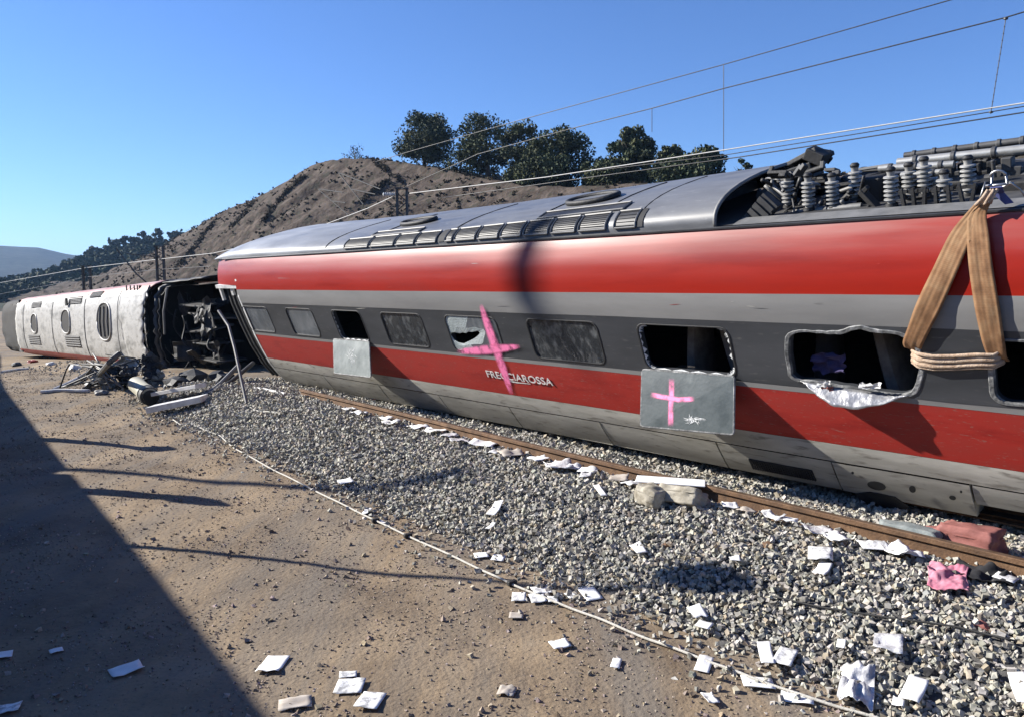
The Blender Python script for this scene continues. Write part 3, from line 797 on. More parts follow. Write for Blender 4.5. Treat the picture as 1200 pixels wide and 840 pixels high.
dropper(764, 127, 764, 155, 'short faint dropper above the knobbly upright oak')
dropper(1179, 20, 1161, 134, 'beaded dropper high above the roof insulators at the right', beads=True)

def mast(x, ytop, L, width, label, name='catenary_mast', arm=None):
    t = at_L(x, ytop, L); s, _ = st(t); g = ground_h(s, L) - .3
    root = empty(name, (t.x, t.y, g), None, label, 'catenary mast', 'catenary masts beyond the train')
    H = t.z - g; hw = width / 2
    mb = MB()
    for dx in (-hw, hw):
        mb.box((dx, 0, H / 2), (.07, width * .6, H))
    mb.build('upright', M['mast'], root)
    mb = MB(); z = .3; k = 0
    while z < H - .3:
        mb.tube([(-hw, 0, z), (hw, 0, z + .3)] if k % 2 else [(hw, 0, z), (-hw, 0, z + .3)], .022, 5); z += .3; k += 1
    mb.build('lattice', M['mast'], root)
    mb = MB(); mb.box((0, 0, H + .02), (width * 1.3, width * .9, .05)); mb.build('cap', M['mast'], root)
    return root, H
m1, H1 = mast(471, 222, CAT_L + .2, .34, 'stout lattice mast rising behind the coach roof against the brown hill')
_mb = MB(); _d = TD
for k in range(7):
    _mb.lathe(tuple(Vector((0, 0, H1 - .2)) + Vector((-.16 - .075 * k, 0, .02))), tuple(Vector((0, 0, H1 - .2)) + Vector((-.22 - .075 * k, 0, .02))), [(0, .03), (.4, .075), (.6, .075), (1, .03)], 10)
_mb.build('insulator', M['white_trim'], m1, smooth_=False)
m2, H2 = mast(187, 289, CAT_L, .42, 'slim black mast on the slope above the torn carriage end')
_mb = MB(); _mb.tube([(0, 0, H2 * .55), (-1.2, -.6, H2 * .75), (-2.1, -1.1, H2 * .98)], .04, 6); _mb.tube([(0, 0, H2 * .9), (-1.6, -.85, H2 * .93)], .03, 6); _mb.build('cantilever', M['mast'], m2)
m3, H3 = mast(101, 312, CAT_L, .55, 'farthest small dark mast above the white carriage')

def bracket(pix_sets, label):
    p0 = at_L(*pix_sets[0][0], CAT_L + 1)
    root = empty('fallen_cantilever', p0, None, label, 'catenary bracket', 'fallen catenary brackets')
    for a, b in pix_sets:
        mb = MB(); mb.tube([at_L(*a, CAT_L + 1), at_L(*b, CAT_L + 1)], .024, 6)
        mb.build('arm', M['black_metal'], root, off=p0)
bracket([((397, 203), (426, 240)), ((398, 203), (446, 222)), ((411, 222), (440, 228))], 'thin dark bracket arms leaning against the brown hill nearest its peak')
bracket([((373, 222), (408, 252)), ((374, 222), (402, 226)), ((388, 236), (405, 238))], 'lower pair of thin bracket arms just above the far coach roof')

# ------------------------------------------------------------------ derailed red coach: local x = along (away), y = towards the camera, z = up its tilted side
A1 = ray(-239, 335.5).normalized()
n1 = Vector((-A1.y, A1.x, 0)).normalized()
if n1.y > 0: n1 = -n1
up1 = A1.cross(n1).normalized()
PHI = R(16.0)
N1 = n1 * math.cos(PHI) - up1 * math.sin(PHI)
V1 = up1 * math.cos(PHI) + n1 * math.sin(PHI)
G1 = on_z(1136, 602, CZ - 2.2)
CAR = Matrix(((A1.x, N1.x, V1.x, G1.x), (A1.y, N1.y, V1.y, G1.y), (A1.z, N1.z, V1.z, G1.z), (0, 0, 0, 1)))
CARI = CAR.inverted()
PROF = [(0.0, 0.0), (.07, .14), (.15, .32), (.235, .55), (.29, .80), (.36, 1.20), (.45, 2.05), (.45, 2.20), (.42, 2.40), (.365, 2.60), (.275, 2.79), (.215, 2.88)]   # (y, z)
def side_y(z):
    return float(np.interp(z, [p[1] for p in PROF], [p[0] for p in PROF]))
def lray(x, y):
    o = CARI @ Vector((0, 0, CZ)); d = (CARI.to_3x3() @ ray(x, y)); return o, d
def car_hit(x, y, off=0.0):                    # pixel -> point on the coach side (local)
    o, d = lray(x, y); best = None
    for i in range(len(PROF) - 1):
        (y0, z0), (y1, z1) = PROF[i], PROF[i + 1]
        nn = Vector((0, z1 - z0, -(y1 - y0))).normalized()
        t = (Vector((0, y0, z0)) - o).dot(nn) / d.dot(nn)
        p = o + d * t
        e = max(0, z0 - p.z, p.z - z1)
        if best is None or e < best[0]: best = (e, p + nn * off)
    return best[1]
def car_y(x, y, yy):                           # pixel -> point on the plane y = yy (local)
    o, d = lray(x, y); t = (yy - o.y) / d.y; return o + d * t

coach = empty('derailed_coach', mtx=CAR, label='derailed red and grey passenger coach leaning over beside the near rail', cat='train coach')
def zat(*pix): return sum(car_hit(x, y).z for x, y in pix) / len(pix)
ZE = zat((1200, 554), (720, 480), (314, 419)); ZD = zat((1200, 490), (720, 435.5), (298, 391)); ZB1 = zat((1200, 388), (560, 364), (280, 356)); ZR = zat((1200, 345), (560, 342.5), (272, 340))
ZB0 = ZD + .055; ZT = 2.88; ZF = zat((720, 498), (980, 540), (1144, 568))
S_END, S_NEAR = 13.75, -11.0
WZ1 = zat((616, 374), (746, 380), (445, 367)); WZ0 = zat((710, 428), (862, 438), (505, 408))
print('bands', ZF, ZE, ZD, ZB1, ZR, WZ0, WZ1, car_hit(1200, 247), car_hit(600, 285), car_hit(250, 305))
_wp = [((283, 358), (323, 388), 'hazy'), ((333, 360), (378, 398), 'hazy2'), ((387, 363), (433, 398), 'open'), ((445, 367), (505, 408), 'dark'), ((520, 370), (592, 415), 'white'), ((616, 374), (710, 428), 'dark'), ((746, 380), (862, 438), 'open'), ((917, 388), (1076, 462), 'torn')]
WIN = [(car_hit(*b).x, car_hit(*a).x, k) for a, b, k in _wp]
_s = car_hit(1162, 400).x
WIN += [(_s - 1.15, _s, 'open2')] + [(_s - 1.15 - 1.68 * k, _s - 1.68 * k, 'dark') for k in range(1, 5)]
print([(round(a, 2), round(b, 2)) for a, b, c in WIN])

def dent(s, z):
    return .008 * nz(s, z, 1.7, .55) + .003 * nz(s, z, 5.5, 2.6) + .0012 * nz(s, z * .5, 8.5, 9)

def end_s(z):                                  # the side skin stops on a slant, as the portal edge does
    return S_END + (.25 if z > 2.5 else 0.0)

def build_skin():
    mb = MB()
    ss = list(np.arange(S_NEAR, S_END + .001, .25))
    def band(z0, z1, n, mi, off=0.0):
        zs = [z0 + (z1 - z0) * k / n for k in range(n + 1)]
        mb.grid(lambda s, z: Vector((s, side_y(z) + dent(s, z) + off, z)), ss, zs, mi)
    band(ZF + .006, ZE - .003, 3, 0)
    band(ZE, ZD, 5, 1)
    band(ZD, ZB0, 1, 2, .002)
    band(ZB1, ZR, 3, 2)
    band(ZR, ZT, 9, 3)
    # upper hood continues past the portal at the far end
    mb.grid(lambda s, z: Vector((s, side_y(z) - .10 * max(0, (s - S_END) / 1.15) ** 2, z)), [S_END + .23 * k for k in range(6)], [ZR + .09 + (ZT - ZR - .09) * k / 6 for k in range(7)], 3)
    # window band with openings
    edges = [S_END + .0]
    mids = []
    for i in range(len(WIN)):
        s0, s1, _k = WIN[i]
        hi = (WIN[i - 1][0] + s1) / 2 if i else S_END
        lo = (s0 + WIN[i + 1][1]) / 2 if i + 1 < len(WIN) else s0 - .5
        window_cell(mb, lo, hi, s0, s1, _k, 4)
    lo = WIN[-1][0] - .5
    mb.grid(lambda s, z: Vector((s, side_y(z), z)), [S_NEAR, (S_NEAR + lo) / 2, lo], [ZB0, ZB1], 4)
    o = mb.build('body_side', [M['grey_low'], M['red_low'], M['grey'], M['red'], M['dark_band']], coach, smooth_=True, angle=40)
    return o

TORN = [car_hit(*p) for p in [(925, 396), (941, 389), (965, 391), (985, 392), (1003, 386), (1020, 389), (1045, 391), (1062, 397), (1073, 409), (1076, 428), (1074, 448), (1064, 461), (1040, 461), (1012, 455), (985, 452), (955, 447), (932, 443), (926, 425)]]

def _catmull(P, k=3):
    out = []; n = len(P)
    for i in range(n):
        a, b_, c, d = P[i - 1], P[i], P[(i + 1) % n], P[(i + 2) % n]
        for j in range(k):
            u = j / k; out.append(.5 * ((2 * b_) + (c - a) * u + (2 * a - 5 * b_ + 4 * c - d) * u * u + (3 * b_ - a - 3 * c + d) * u ** 3) + Vector((random.uniform(-.006, .006), 0, random.uniform(-.006, .006))))
    return out
TORN = _catmull(TORN)

def hole_poly(s0, s1, kind, grow=0.0):
    if kind == 'torn':
        c = sum(TORN, Vector()) / len(TORN)
        return [(p.x + (p.x - c.x) / max(.05, (p - c).length) * grow, p.z + (p.z - c.z) / max(.05, (p - c).length) * grow) for p in TORN]
    r = .10
    s0, s1, z0, z1 = s0 - grow, s1 + grow, WZ0 - grow, WZ1 + grow
    out = []
    for cs, cz, a0 in ((s0 + r, z1 - r, 90), (s1 - r, z1 - r, 0), (s1 - r, z0 + r, -90), (s0 + r, z0 + r, -180)):
        for k in range(5):
            a = R(a0 + 90 - k * 22.5)
            out.append((cs + r * math.cos(a), cz + r * math.sin(a)))
    return out

def window_cell(mb, lo, hi, s0, s1, kind, mi):
    hole = hole_poly(s0, s1, kind)
    cs = sum(p[0] for p in hole) / len(hole); cz = sum(p[1] for p in hole) / len(hole)
    outer = []
    for p in hole:
        dx, dz = p[0] - cs, p[1] - cz
        tx = ((hi if dx > 0 else lo) - cs) / dx if abs(dx) > 1e-6 else 1e9
        tz = ((ZB1 if dz > 0 else ZB0) - cz) / dz if abs(dz) > 1e-6 else 1e9
        t = min(tx, tz); outer.append([cs + dx * t, cz + dz * t])
    for cx, czz in ((lo, ZB0), (lo, ZB1), (hi, ZB0), (hi, ZB1)):
        k = min(range(len(outer)), key=lambda i: math.hypot(outer[i][0] - cx, (outer[i][1] - czz) * 1.5))
        outer[k] = [cx, czz]
    n = len(hole); vs = []
    for p in hole: vs.append((p[0], side_y(p[1]), p[1]))
    for p in outer: vs.append((p[0], side_y(p[1]), p[1]))
    for p in hole: vs.append((p[0], side_y(p[1]) - .09, p[1]))
    fs = []
    for i in range(n):
        j = (i + 1) % n
        fs.append((i, j, n + j, n + i)); fs.append((i, 2 * n + i, 2 * n + j, j))
    mb.add(vs, fs, mi)
build_skin()

def poly_ring(hole, w_out, y_out, w_in=0.0, y_in=-.02):
    """flat frame round a hole, slightly proud"""
    mb = MB(); n = len(hole)
    cs = sum(p[0] for p in hole) / n; cz = sum(p[1] for p in hole) / n
    def gr(p, g):
        d = Vector((p[0] - cs, p[1] - cz)); l = d.length; d = d * ((l + g) / l); return (cs + d.x, cz + d.y)
    rows = [(w_out, .001), (w_out - .008, y_out), (w_in + .004, y_out), (w_in - .006, y_in)]
    vs = []
    for g, yy in rows:
        for p in hole:
            q = gr(p, g); vs.append((q[0], side_y(q[1]) + yy, q[1]))
    fs = []
    for r_ in range(len(rows) - 1):
        for i in range(n):
            j = (i + 1) % n
            fs.append((r_ * n + i, r_ * n + j, (r_ + 1) * n + j, (r_ + 1) * n + i))
    mb.add(vs, fs); return mb

def pane_mesh(hole, depth, jag=None, nr=5, wob=.0):
    mb = MB(); n = len(hole)
    cs = sum(p[0] for p in hole) / n; cz = sum(p[1] for p in hole) / n
    vs = []
    for k in range(nr):
        t = 1 - k / nr
        for p in hole:
            s, z = cs + (p[0] - cs) * t, cz + (p[1] - cz) * t
            vs.append((s, side_y(z) - depth + wob * nz(s, z, 3, 4), z))
    vs.append((cs, side_y(cz) - depth, cz)); fs = []
    for k in range(nr - 1):
        for i in range(n):
            j = (i + 1) % n; fs.append((k * n + i, k * n + j, (k + 1) * n + j, (k + 1) * n + i))
    for i in range(n): fs.append(((nr - 1) * n + i, (nr - 1) * n + (i + 1) % n, len(vs) - 1))
    mb.add(vs, fs); return mb

def build_windows():
    for i, (s0, s1, kind) in enumerate(WIN):
        hole = hole_poly(s0, s1, kind)
        worn = kind in ('torn', 'open2')
        fr = poly_ring(hole, .045 if worn else .03, .009 if worn else .007)
        lab = {'torn': 'worn white window frame, bent out at the bottom', 'open2': 'worn window frame at the right picture edge'}.get(kind)
        f = tag(fr.build('window_frame', M['worn_frame' if worn else 'rubber'], coach), lab)
        if kind == 'dark':
            pn = pane_mesh(hole, .014, wob=.012); p = pn.build('window_pane', M['glass'], f, smooth_=True)
        elif kind in ('hazy', 'hazy2'):
            pn = pane_mesh(hole, .014, wob=.008); p = tag(pn.build('window_pane', M['hazy_glass'], f, smooth_=True), 'hazy window pane with pale reflections painted in')
        elif kind == 'white':
            # crazed white pane with a jagged hole in its lower middle
            jag = [car_hit(*q) for q in [(527, 391), (533, 390), (537, 392), (541, 390), (545, 391), (549, 389), (553, 390), (557, 388), (562, 389), (560, 393), (555, 397), (549, 400), (543, 403), (537, 402), (532, 399), (529, 395)]]
            c = sum(jag, Vector()) / len(jag); n = 40; vs = []
            def at_ang(poly, a):
                d = Vector((math.cos(a), math.sin(a))); best = 0
                for k in range(len(poly)):
                    p, q = poly[k], poly[(k + 1) % len(poly)]
                    px, pz, qx, qz = p[0] - c.x, p[1] - c.z, q[0] - c.x, q[1] - c.z
                    den = d.x * (qz - pz) - d.y * (qx - px)
                    if abs(den) < 1e-9: continue
                    t = (px * (qz - pz) - pz * (qx - px)) / den; u = (px * d.y - pz * d.x) / den
                    if t > 0 and -1e-6 <= u <= 1 + 1e-6: best = max(best, t)
                return (c.x + d.x * best, c.z + d.y * best)
            angs = [2 * math.pi * k / 72 for k in range(72)]
            jj = [(q.x, q.z) for q in jag]
            inner = [at_ang(jj, a) for a in angs]; outer = [at_ang(hole, a) for a in angs]
            mb = MB(); vs = []
            for r_ in range(4):
                for a, b in zip(inner, outer):
                    s, z = a[0] + (b[0] - a[0]) * r_ / 3, a[1] + (b[1] - a[1]) * r_ / 3
                    vs.append((s, side_y(z) - .004 - .012 * (r_ == 0), z))
            fs = []
            for r_ in range(3):
                for k in range(72): fs.append((r_ * 72 + k, r_ * 72 + (k + 1) % 72, (r_ + 1) * 72 + (k + 1) % 72, (r_ + 1) * 72 + k))
            mb.add(vs, fs)
            mb.m = [1 if (math.cos(angs[k % 72]) < -.25 and k >= 72 and inner[k % 72][0] < c.x - .12) or (k >= 72 and math.cos(angs[k % 72]) < -.55) else 0 for k in range(len(fs))]
            tag(mb.build('window_pane', [M['white_glass'], M['hazy_glass']], f), 'crazed white window pane with a jagged hole')
        elif kind == 'open':
            # white shards left along the rim
            mb = MB(); n = len(hole)
            cs = sum(p[0] for p in hole) / n; cz = sum(p[1] for p in hole) / n
            for k in range(n):
                a, b = hole[k], hole[(k + 1) % n]
                side = (a[0] + b[0]) / 2
                if not (side < s0 + .14 or side > s1 - .10 or a[1] < WZ0 + .02): continue
                for q in range(4):
                    t0, t1 = q / 4, (q + 1) / 4
                    p = (a[0] + (b[0] - a[0]) * t0, a[1] + (b[1] - a[1]) * t0); r_ = (a[0] + (b[0] - a[0]) * t1, a[1] + (b[1] - a[1]) * t1)
                    dpt = random.uniform(.01, .05) if i != 2 else random.uniform(.005, .02)
                    m_ = ((p[0] + r_[0]) / 2, (p[1] + r_[1]) / 2); l = math.hypot(cs - m_[0], cz - m_[1])
                    tip = (m_[0] + (cs - m_[0]) / l * dpt, m_[1] + (cz - m_[1]) / l * dpt)
                    mb.add([(p[0], side_y(p[1]) - .01, p[1]), (r_[0], side_y(r_[1]) - .01, r_[1]), (tip[0], side_y(tip[1]) - .02, tip[1])], [(0, 1, 2)])
            tag(mb.build('glass_shard', M['crack'], f, solid=.006), 'rim of white broken glass left in the frame')
build_windows()

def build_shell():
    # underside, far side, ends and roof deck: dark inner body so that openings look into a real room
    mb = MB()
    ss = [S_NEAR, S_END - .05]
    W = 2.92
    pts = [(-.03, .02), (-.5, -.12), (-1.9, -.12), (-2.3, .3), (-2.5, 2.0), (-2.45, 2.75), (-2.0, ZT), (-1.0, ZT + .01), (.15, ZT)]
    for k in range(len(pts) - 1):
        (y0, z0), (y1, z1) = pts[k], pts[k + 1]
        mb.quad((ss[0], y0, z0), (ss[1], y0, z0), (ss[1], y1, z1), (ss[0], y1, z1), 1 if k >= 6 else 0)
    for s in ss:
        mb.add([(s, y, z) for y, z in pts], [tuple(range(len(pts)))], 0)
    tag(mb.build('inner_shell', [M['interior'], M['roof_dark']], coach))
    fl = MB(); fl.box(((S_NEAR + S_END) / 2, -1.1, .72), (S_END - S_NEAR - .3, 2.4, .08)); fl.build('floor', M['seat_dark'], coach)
build_shell()

def build_seat(s, y, lean, m, h=.75, wdt=.46, lab=None):
    mb = MB()
    rows = []
    for k in range(9):
        t = k / 8; w_ = wdt * (1 - .25 * t ** 3); d = .11 * (1 - .3 * t)
        rows.append((t * h, w_, d, lean * t * h))
    vs = []; fs = []; n = 10
    for z, w_, d, l in rows:
        for j in range(n):
            a = 2 * math.pi * j / n
            vs.append((s + l + math.copysign(abs(math.cos(a)) ** .6, math.cos(a)) * d, y + math.copysign(abs(math.sin(a)) ** .6, math.sin(a)) * w_ / 2, 1.04 + z))
    for i in range(len(rows) - 1):
        for j in range(n): fs.append((i * n + j, i * n + (j + 1) % n, (i + 1) * n + (j + 1) % n, (i + 1) * n + j))
    fs.append(tuple((len(rows) - 1) * n + j for j in range(n)))
    mb.add(vs, fs); mb.box((s + .22 * (1 if lean < 0 else -1), y, 1.03), (.46, wdt, .12))
    tag(mb.build('seat', M[m], coach, smooth_=True, angle=50), lab)
def sx(x, y): return car_hit(x, y).x
build_seat(sx(785, 420), -.16, -.12, 'seat', .85, lab='pale seat back seen through the open window')
build_seat(sx(848, 430), -.14, .25, 'seat', .8)
build_seat(sx(1036, 440), -.12, .22, 'seat', .8, lab='tan seat back seen through the torn window')
build_seat(sx(935, 430), -.2, -.1, 'seat_dark', .8)
build_seat(sx(410, 385), -.2, -.1, 'seat_dark', .8)
_c = car_hit(962, 432); _mb = MB(); _mb.grid(lambda a, b: Vector((_c.x + .16 * a + .03 * nz(a, b, 1, 3), _c.y - .16 + .10 * nz(a, b, 2, 2), _c.z + .10 * b + .04 * nz(a, b, 5, 2))), list(np.linspace(-1, 1, 11)), list(np.linspace(-1, 1, 9)))
_mb.build('loose_cloth', M['purple'], coach, smooth_=True)

def build_skirt():
    q = [sx(1143, 590), sx(982, 560), sx(845, 530)]
    cuts = [S_NEAR, -9.0, -7.2, -5.4, -3.6, q[0] - 1.6] + q + [q[2] + 1.75, q[2] + 3.5, q[2] + 5.2, q[2] + 7.0, q[2] + 9.0, S_END - .02]
    for i in range(len(cuts) - 1):
        a, b = cuts[i] + .010, cuts[i + 1] - .010
        mb = MB(); zs = [ZF * k for k in (0, .14, .28, .46, .65, .83, .985)]
        if i == 6 - 1:                          # recessed pale step box right of the holed panel
            zs = [ZF * k for k in (.42, .55, .7, .85, .985)]
        ss = list(np.linspace(a, b, 9))
        mb.grid(lambda s, z: Vector((s, side_y(z) + dent(s, z) * 1.2 + (.012 if i == 6 else .003), z)), ss, zs, 0)
        zz = zs[0]
        mb.grid(lambda s, y: Vector((s, y, zz + .002)), [a, b], [side_y(zz) + .003, side_y(zz) - .22], 0)
        for s in (a, b):
            mb.add([(s, side_y(z) + (.012 if i == 6 else .003), z) for z in zs] + [(s, side_y(zs[0]) - .2, zs[0]), (s, side_y(zs[-1]) - .2, zs[-1])], [tuple(list(range(len(zs))) + [len(zs) + 1, len(zs)])], 0)
        lab = {6: 'scraped skirt panel with an oval hole and dents', 5: 'short pale skirt panel over a dark gap'}.get(i)
        o = tag(mb.build('skirt_panel', M['grey_low'], coach, smooth_=True, angle=30), lab)
        if i == 6:
            def hole(pix, name='panel_hole'):
                h = MB(); ps = [car_hit(x, y, .019) for x, y in pix]
                h.add([tuple(p) for p in ps], [tuple(range(len(ps)))]); h.build(name, M['seam'], o, solid=.002)
            def oval(cx, cy, rx, ry, sk=.18): return [(cx + rx * math.cos(t), cy + ry * math.sin(t) + sk * rx * math.cos(t)) for t in np.linspace(0, 2 * math.pi, 15)[:-1]]
            hole(oval(1028, 567, 11, 5)); hole(oval(1070, 571, 4, 4)); hole(oval(1117, 581, 4, 2.6)); hole(oval(1000, 552, 1.6, 1.5)); hole(oval(1127, 574, 1.5, 1.5))
            h = MB(); ps = [car_hit(x, y, .017) for x, y in [(1003, 576), (1020, 574), (1050, 580), (1066, 592), (1062, 595), (1030, 592), (1010, 588)]]
            h.add([tuple(p) for p in ps], [tuple(range(len(ps)))]); h.build('cut_out', M['seam'], o, solid=.002)
        if i in (7,):                           # black mesh grille, lower edge
            g = MB(); a2, b2 = a + .25, b - .35
            for k in range(26):
                s = a2 + (b2 - a2) * k / 25
                g.box((s, side_y(.16) + .012, .16), (.014, .02, .17), Matrix.Rotation(-.4, 3, 'X'))
            for k in range(6): g.box(((a2 + b2) / 2, side_y(.085 + .03 * k) + .012, .085 + .03 * k), (b2 - a2, .016, .009))
            g.build('grille', M['seam'], o)
    # long seam between skirt and body
build_skirt()

def ribbon_on_side(pix, half, name, m, off=.006, parent=coach, label=None, sub=6, surf=None):
    surf = surf or (lambda x, y: car_hit(x, y, off))
    pts = [Vector(p) for p in pix]; L_, R_ = [], []
    dense = []
    for i in range(len(pts) - 1):
        for k in range(6): dense.append(pts[i].lerp(pts[i + 1], k / 6))
    dense.append(pts[-1])
    for i, p in enumerate(dense):
        t = (dense[min(i + 1, len(dense) - 1)] - dense[max(0, i - 1)]).normalized()
        nn = Vector((-t.y, t.x))
        h = half(i / (len(dense) - 1)) if callable(half) else half
        L_.append(surf(*(p + nn * h))); R_.append(surf(*(p - nn * h)))
    mb = MB(); mb.ribbon(L_, R_, sub=sub)
    return tag(mb.build(name, M[m], parent), label)
ribbon_on_side([(564, 356), (572, 380), (582, 408), (592, 436), (601, 462)], lambda t: 2.6 + 3.6 * math.sin(math.pi * t) ** .8, 'spray_mark', 'pink', .016, label='pink spray painted cross over the crazed window')
ribbon_on_side([(536, 411), (560, 410), (585, 408), (611, 405)], lambda t: 3 + 4 * math.sin(math.pi * t), 'spray_mark', 'pink', .020)

def build_lettering():
    cu = bpy.data.curves.new('lettering', 'FONT'); cu.body = 'FRECCIAROSSA'; cu.size = 1.0; cu.offset = .012; cu.extrude = .002; cu.space_character = 1.02
    o = bpy.data.objects.new('lettering', cu); C.objects.link(o); cu.materials.append(M['text'])
    bpy.context.view_layer.update()
    wd = o.dimensions.x; ht = o.dimensions.y
    a, b = car_hit(571, 439), car_hit(648, 449)
    W_ = (a - b).length; H_ = .115
    z0 = car_hit(573, 441).z
    # text x runs towards the near end (-s), text y up the side
    sl = Vector((0, side_y(z0 + .1) - side_y(z0), .1)).normalized()
    X = Vector((-1, 0, (b.z - a.z) / W_ * 1.0)).normalized(); Yv = (sl - X * sl.dot(X)).normalized(); Zv = X.cross(Yv)
    sx = W_ / wd; sy = H_ / ht
    m = Matrix(((X.x * sx, Yv.x * sy, Zv.x, a.x), (X.y * sx, Yv.y * sy, Zv.y, side_y(z0) + .012), (X.z * sx, Yv.z * sy, Zv.z, z0), (0, 0, 0, 1)))
    me = bpy.data.meshes.new_from_object(o.evaluated_get(bpy.context.evaluated_depsgraph_get()))
    bpy.data.objects.remove(o)
    me.transform(m)
    t = bpy.data.objects.new('lettering', me); C.objects.link(t); t.parent = coach
    tag(t, 'white capital lettering with a small swoosh on the red stripe')
    if not me.materials: me.materials.append(M['text'])
    ribbon_on_side([(596, 445.5), (606, 447.5), (622, 449.2)], lambda q: .9 - .5 * q, 'lettering', 'text', .008, parent=t)
build_lettering()

# scratches and scrapes where the side slid
def scrape(pix, half, m='worn_frame'):
    ribbon_on_side(pix, half, 'scrape', m, .004)
scrape([(318, 326.5), (330, 326.2), (341, 326.4)], lambda q: .35 * (1 - q), 'grey')

_r = random.Random(21)
for k in range(16):                             # small scrapes where the side slid
    x, y = _r.uniform(300, 1040), _r.choice((_r.uniform(300, 338), _r.uniform(352, 362), _r.uniform(440, 470), _r.uniform(290, 310)))
    l = _r.uniform(4, 18); sl_ = _r.uniform(-.12, .08); w0 = _r.uniform(.12, .3)
    scrape([(x, y), (x + l * .5, y + l * sl_ * .4), (x + l, y + l * sl_)], lambda u, w0=w0: w0 * math.sin(math.pi * (.1 + .85 * u)), _r.choice(('grey_low', 'red_low', 'grey_low', 'dark_band')))

# ---- roof
def roof_pt(s, t, lift=0.0):
    """t 0 at the near roof edge .. 1 at the far edge"""
    k = float(np.interp(s, [2, 4, 7, 10, 12, 14], [.36, .31, .25, .23, .26, .28]))
    if s > 13.5: k *= max(0.0, 1 - ((s - 13.5) / 1.52) ** 2) ** .5
    a = math.pi * t
    cy, hw = -1.03, 1.23
    y = cy + hw * math.copysign(abs(math.cos(a)) ** .80, math.cos(a)); z = ZT + .005 + k * abs(math.sin(a)) ** .72
    nrm = Vector((0, math.cos(a) * .7, math.sin(a) + .25)).normalized()
    return Vector((s, y, z)) + nrm * lift
ROOF_S0, ROOF_S1 = sx(838, 300) + .05, 15.0
def build_roof():
    mb = MB()
    ss = list(np.arange(ROOF_S0, 12.2, .3)) + list(np.arange(12.2, ROOF_S1 + .01, .1)); ts = [0, .02, .04, .07, .1, .14, .18, .23, .28, .34, .4, .46, .52, .6, .7, .8, .9, 1]
    mb.grid(lambda s, t: roof_pt(s, t, .008 * nz(s, t * 3, 1, 1.1) * min(1, t * 12)), ss, ts)
    # far end closing
    mb.grid(lambda k, t: roof_pt(ROOF_S1, t).lerp(Vector((ROOF_S1 + .02, -1.03, ZT - .03)), k), [0, .5, 1], ts)
    tag(mb.build('roof_cover', M['roof'], coach, smooth_=True, angle=35), 'dark grey roof cover, dusty pale towards the far end')
    # rim and hollow mouth at the near end, its inner shade painted black
    rim = MB(); rim.tube([roof_pt(ROOF_S0, t, .004) for t in ts], .022, 6); rim.build('roof_cover_rim', M['mid_metal'], coach, smooth_=True)
    mo = MB()
    def mouth(k, t):
        a = roof_pt(ROOF_S0 + .01 + .8 * k, t, -.035); a.y = -1.03 + (a.y + 1.03) * (1 - .06 * k); a.z = ZT + .03 + (a.z - ZT - .03) * (1 - .12 * k); return a
    mo.grid(mouth, list(np.linspace(0, 1, 6)), ts)
    mo.add([tuple(mouth(1, t)) for t in ts], [tuple(range(len(ts)))])
    for k in range(3):
        mo.tube([mouth(.25 + .25 * k, t) for t in ts], .02, 5)
    tag(mo.build('roof_hood', M['black_metal'], coach, smooth_=True), 'hollow end of the roof cover, its shade painted black')
    # transverse seams
    for s in (3.15, 3.75, 4.9, 6.55, 8.6, 10.05):
        m_ = MB(); m_.tube([roof_pt(s, t, .002) for t in (.06, .1, .15, .2, .26, .33, .4, .48, .55)], .009, 5); m_.build('roof_seam', M['seam'], coach)
    m_ = MB()
    for k in range(len(ts) - 1): pass
    # edge gutter between roof and red side
    g = MB(); g.tube([(s, .225, ZT + .003) for s in np.arange(S_NEAR, ROOF_S1, .5)], .016, 6); g.build('roof_gutter', M['roof_dark'], coach)
build_roof()

def roof_panel(s0, s1, t0, t1, name, m, frame=True, slats=0, label=None, lift=.012):
    mb = MB(); ss = list(np.linspace(s0, s1, 5)); ts = list(np.linspace(t0, t1, 5))
    mb.grid(lambda s, t: roof_pt(s, t, lift), ss, ts)
    o = tag(mb.build(name, M[m], coach, smooth_=True), label)
    if slats:
        sm = MB()
        for k in range(slats):
            t = t0 + (t1 - t0) * (k + .5) / slats
            sm.tube([roof_pt(s0 + .02, t, lift + .006), roof_pt(s1 - .02, t, lift + .004)], .0035, 5)
        sm.build('slat', M['seam'], o)
    if frame:
        fm = MB(); lp = [roof_pt(s, t0, lift + .006) for s in ss] + [roof_pt(s1, t, lift + .006) for t in ts] + [roof_pt(s, t1, lift + .006) for s in ss[::-1]] + [roof_pt(s0, t, lift + .006) for t in ts[::-1]]
        fm.tube(lp, .012, 5); fm.build('frame', M['mid_metal'], o)
    return o
def s_on_edge(x):                               # s of the roof edge below pixel column x
    y = float(np.interp(x, [250, 400, 600, 840, 1200], [305, 297, 285, 268, 247])); return car_hit(x, y).x
_xs = [402, 432, 462, 486, 512, 520, 531, 558, 585, 612, 644, 676, 712]
for k in range(len(_xs) - 1):
    if _xs[k] in (512,): continue
    a, b = s_on_edge(_xs[k]) , s_on_edge(_xs[k + 1])
    roof_panel(b + .03, a - .03, .03, .19, 'roof_grille', 'roof_dark', True, 8)
roof_panel(s_on_edge(745), s_on_edge(720), .03, .19, 'roof_grille', 'roof_dark', True, 5, 'short roof grille beside a black slot')
roof_panel(s_on_edge(753), s_on_edge(747), .03, .195, 'vent_slot', 'seam', False); roof_panel(s_on_edge(520), s_on_edge(513), .03, .2, 'vent_slot', 'seam', False)
roof_panel(s_on_edge(720), s_on_edge(620), .215, .29, 'roof_panel', 'roof_dark', True, 0, 'long black panel above the roof grilles')
roof_panel(s_on_edge(480), s_on_edge(425), .215, .28, 'roof_panel', 'dark_metal', True, 0, 'grey panel above the far roof grilles')
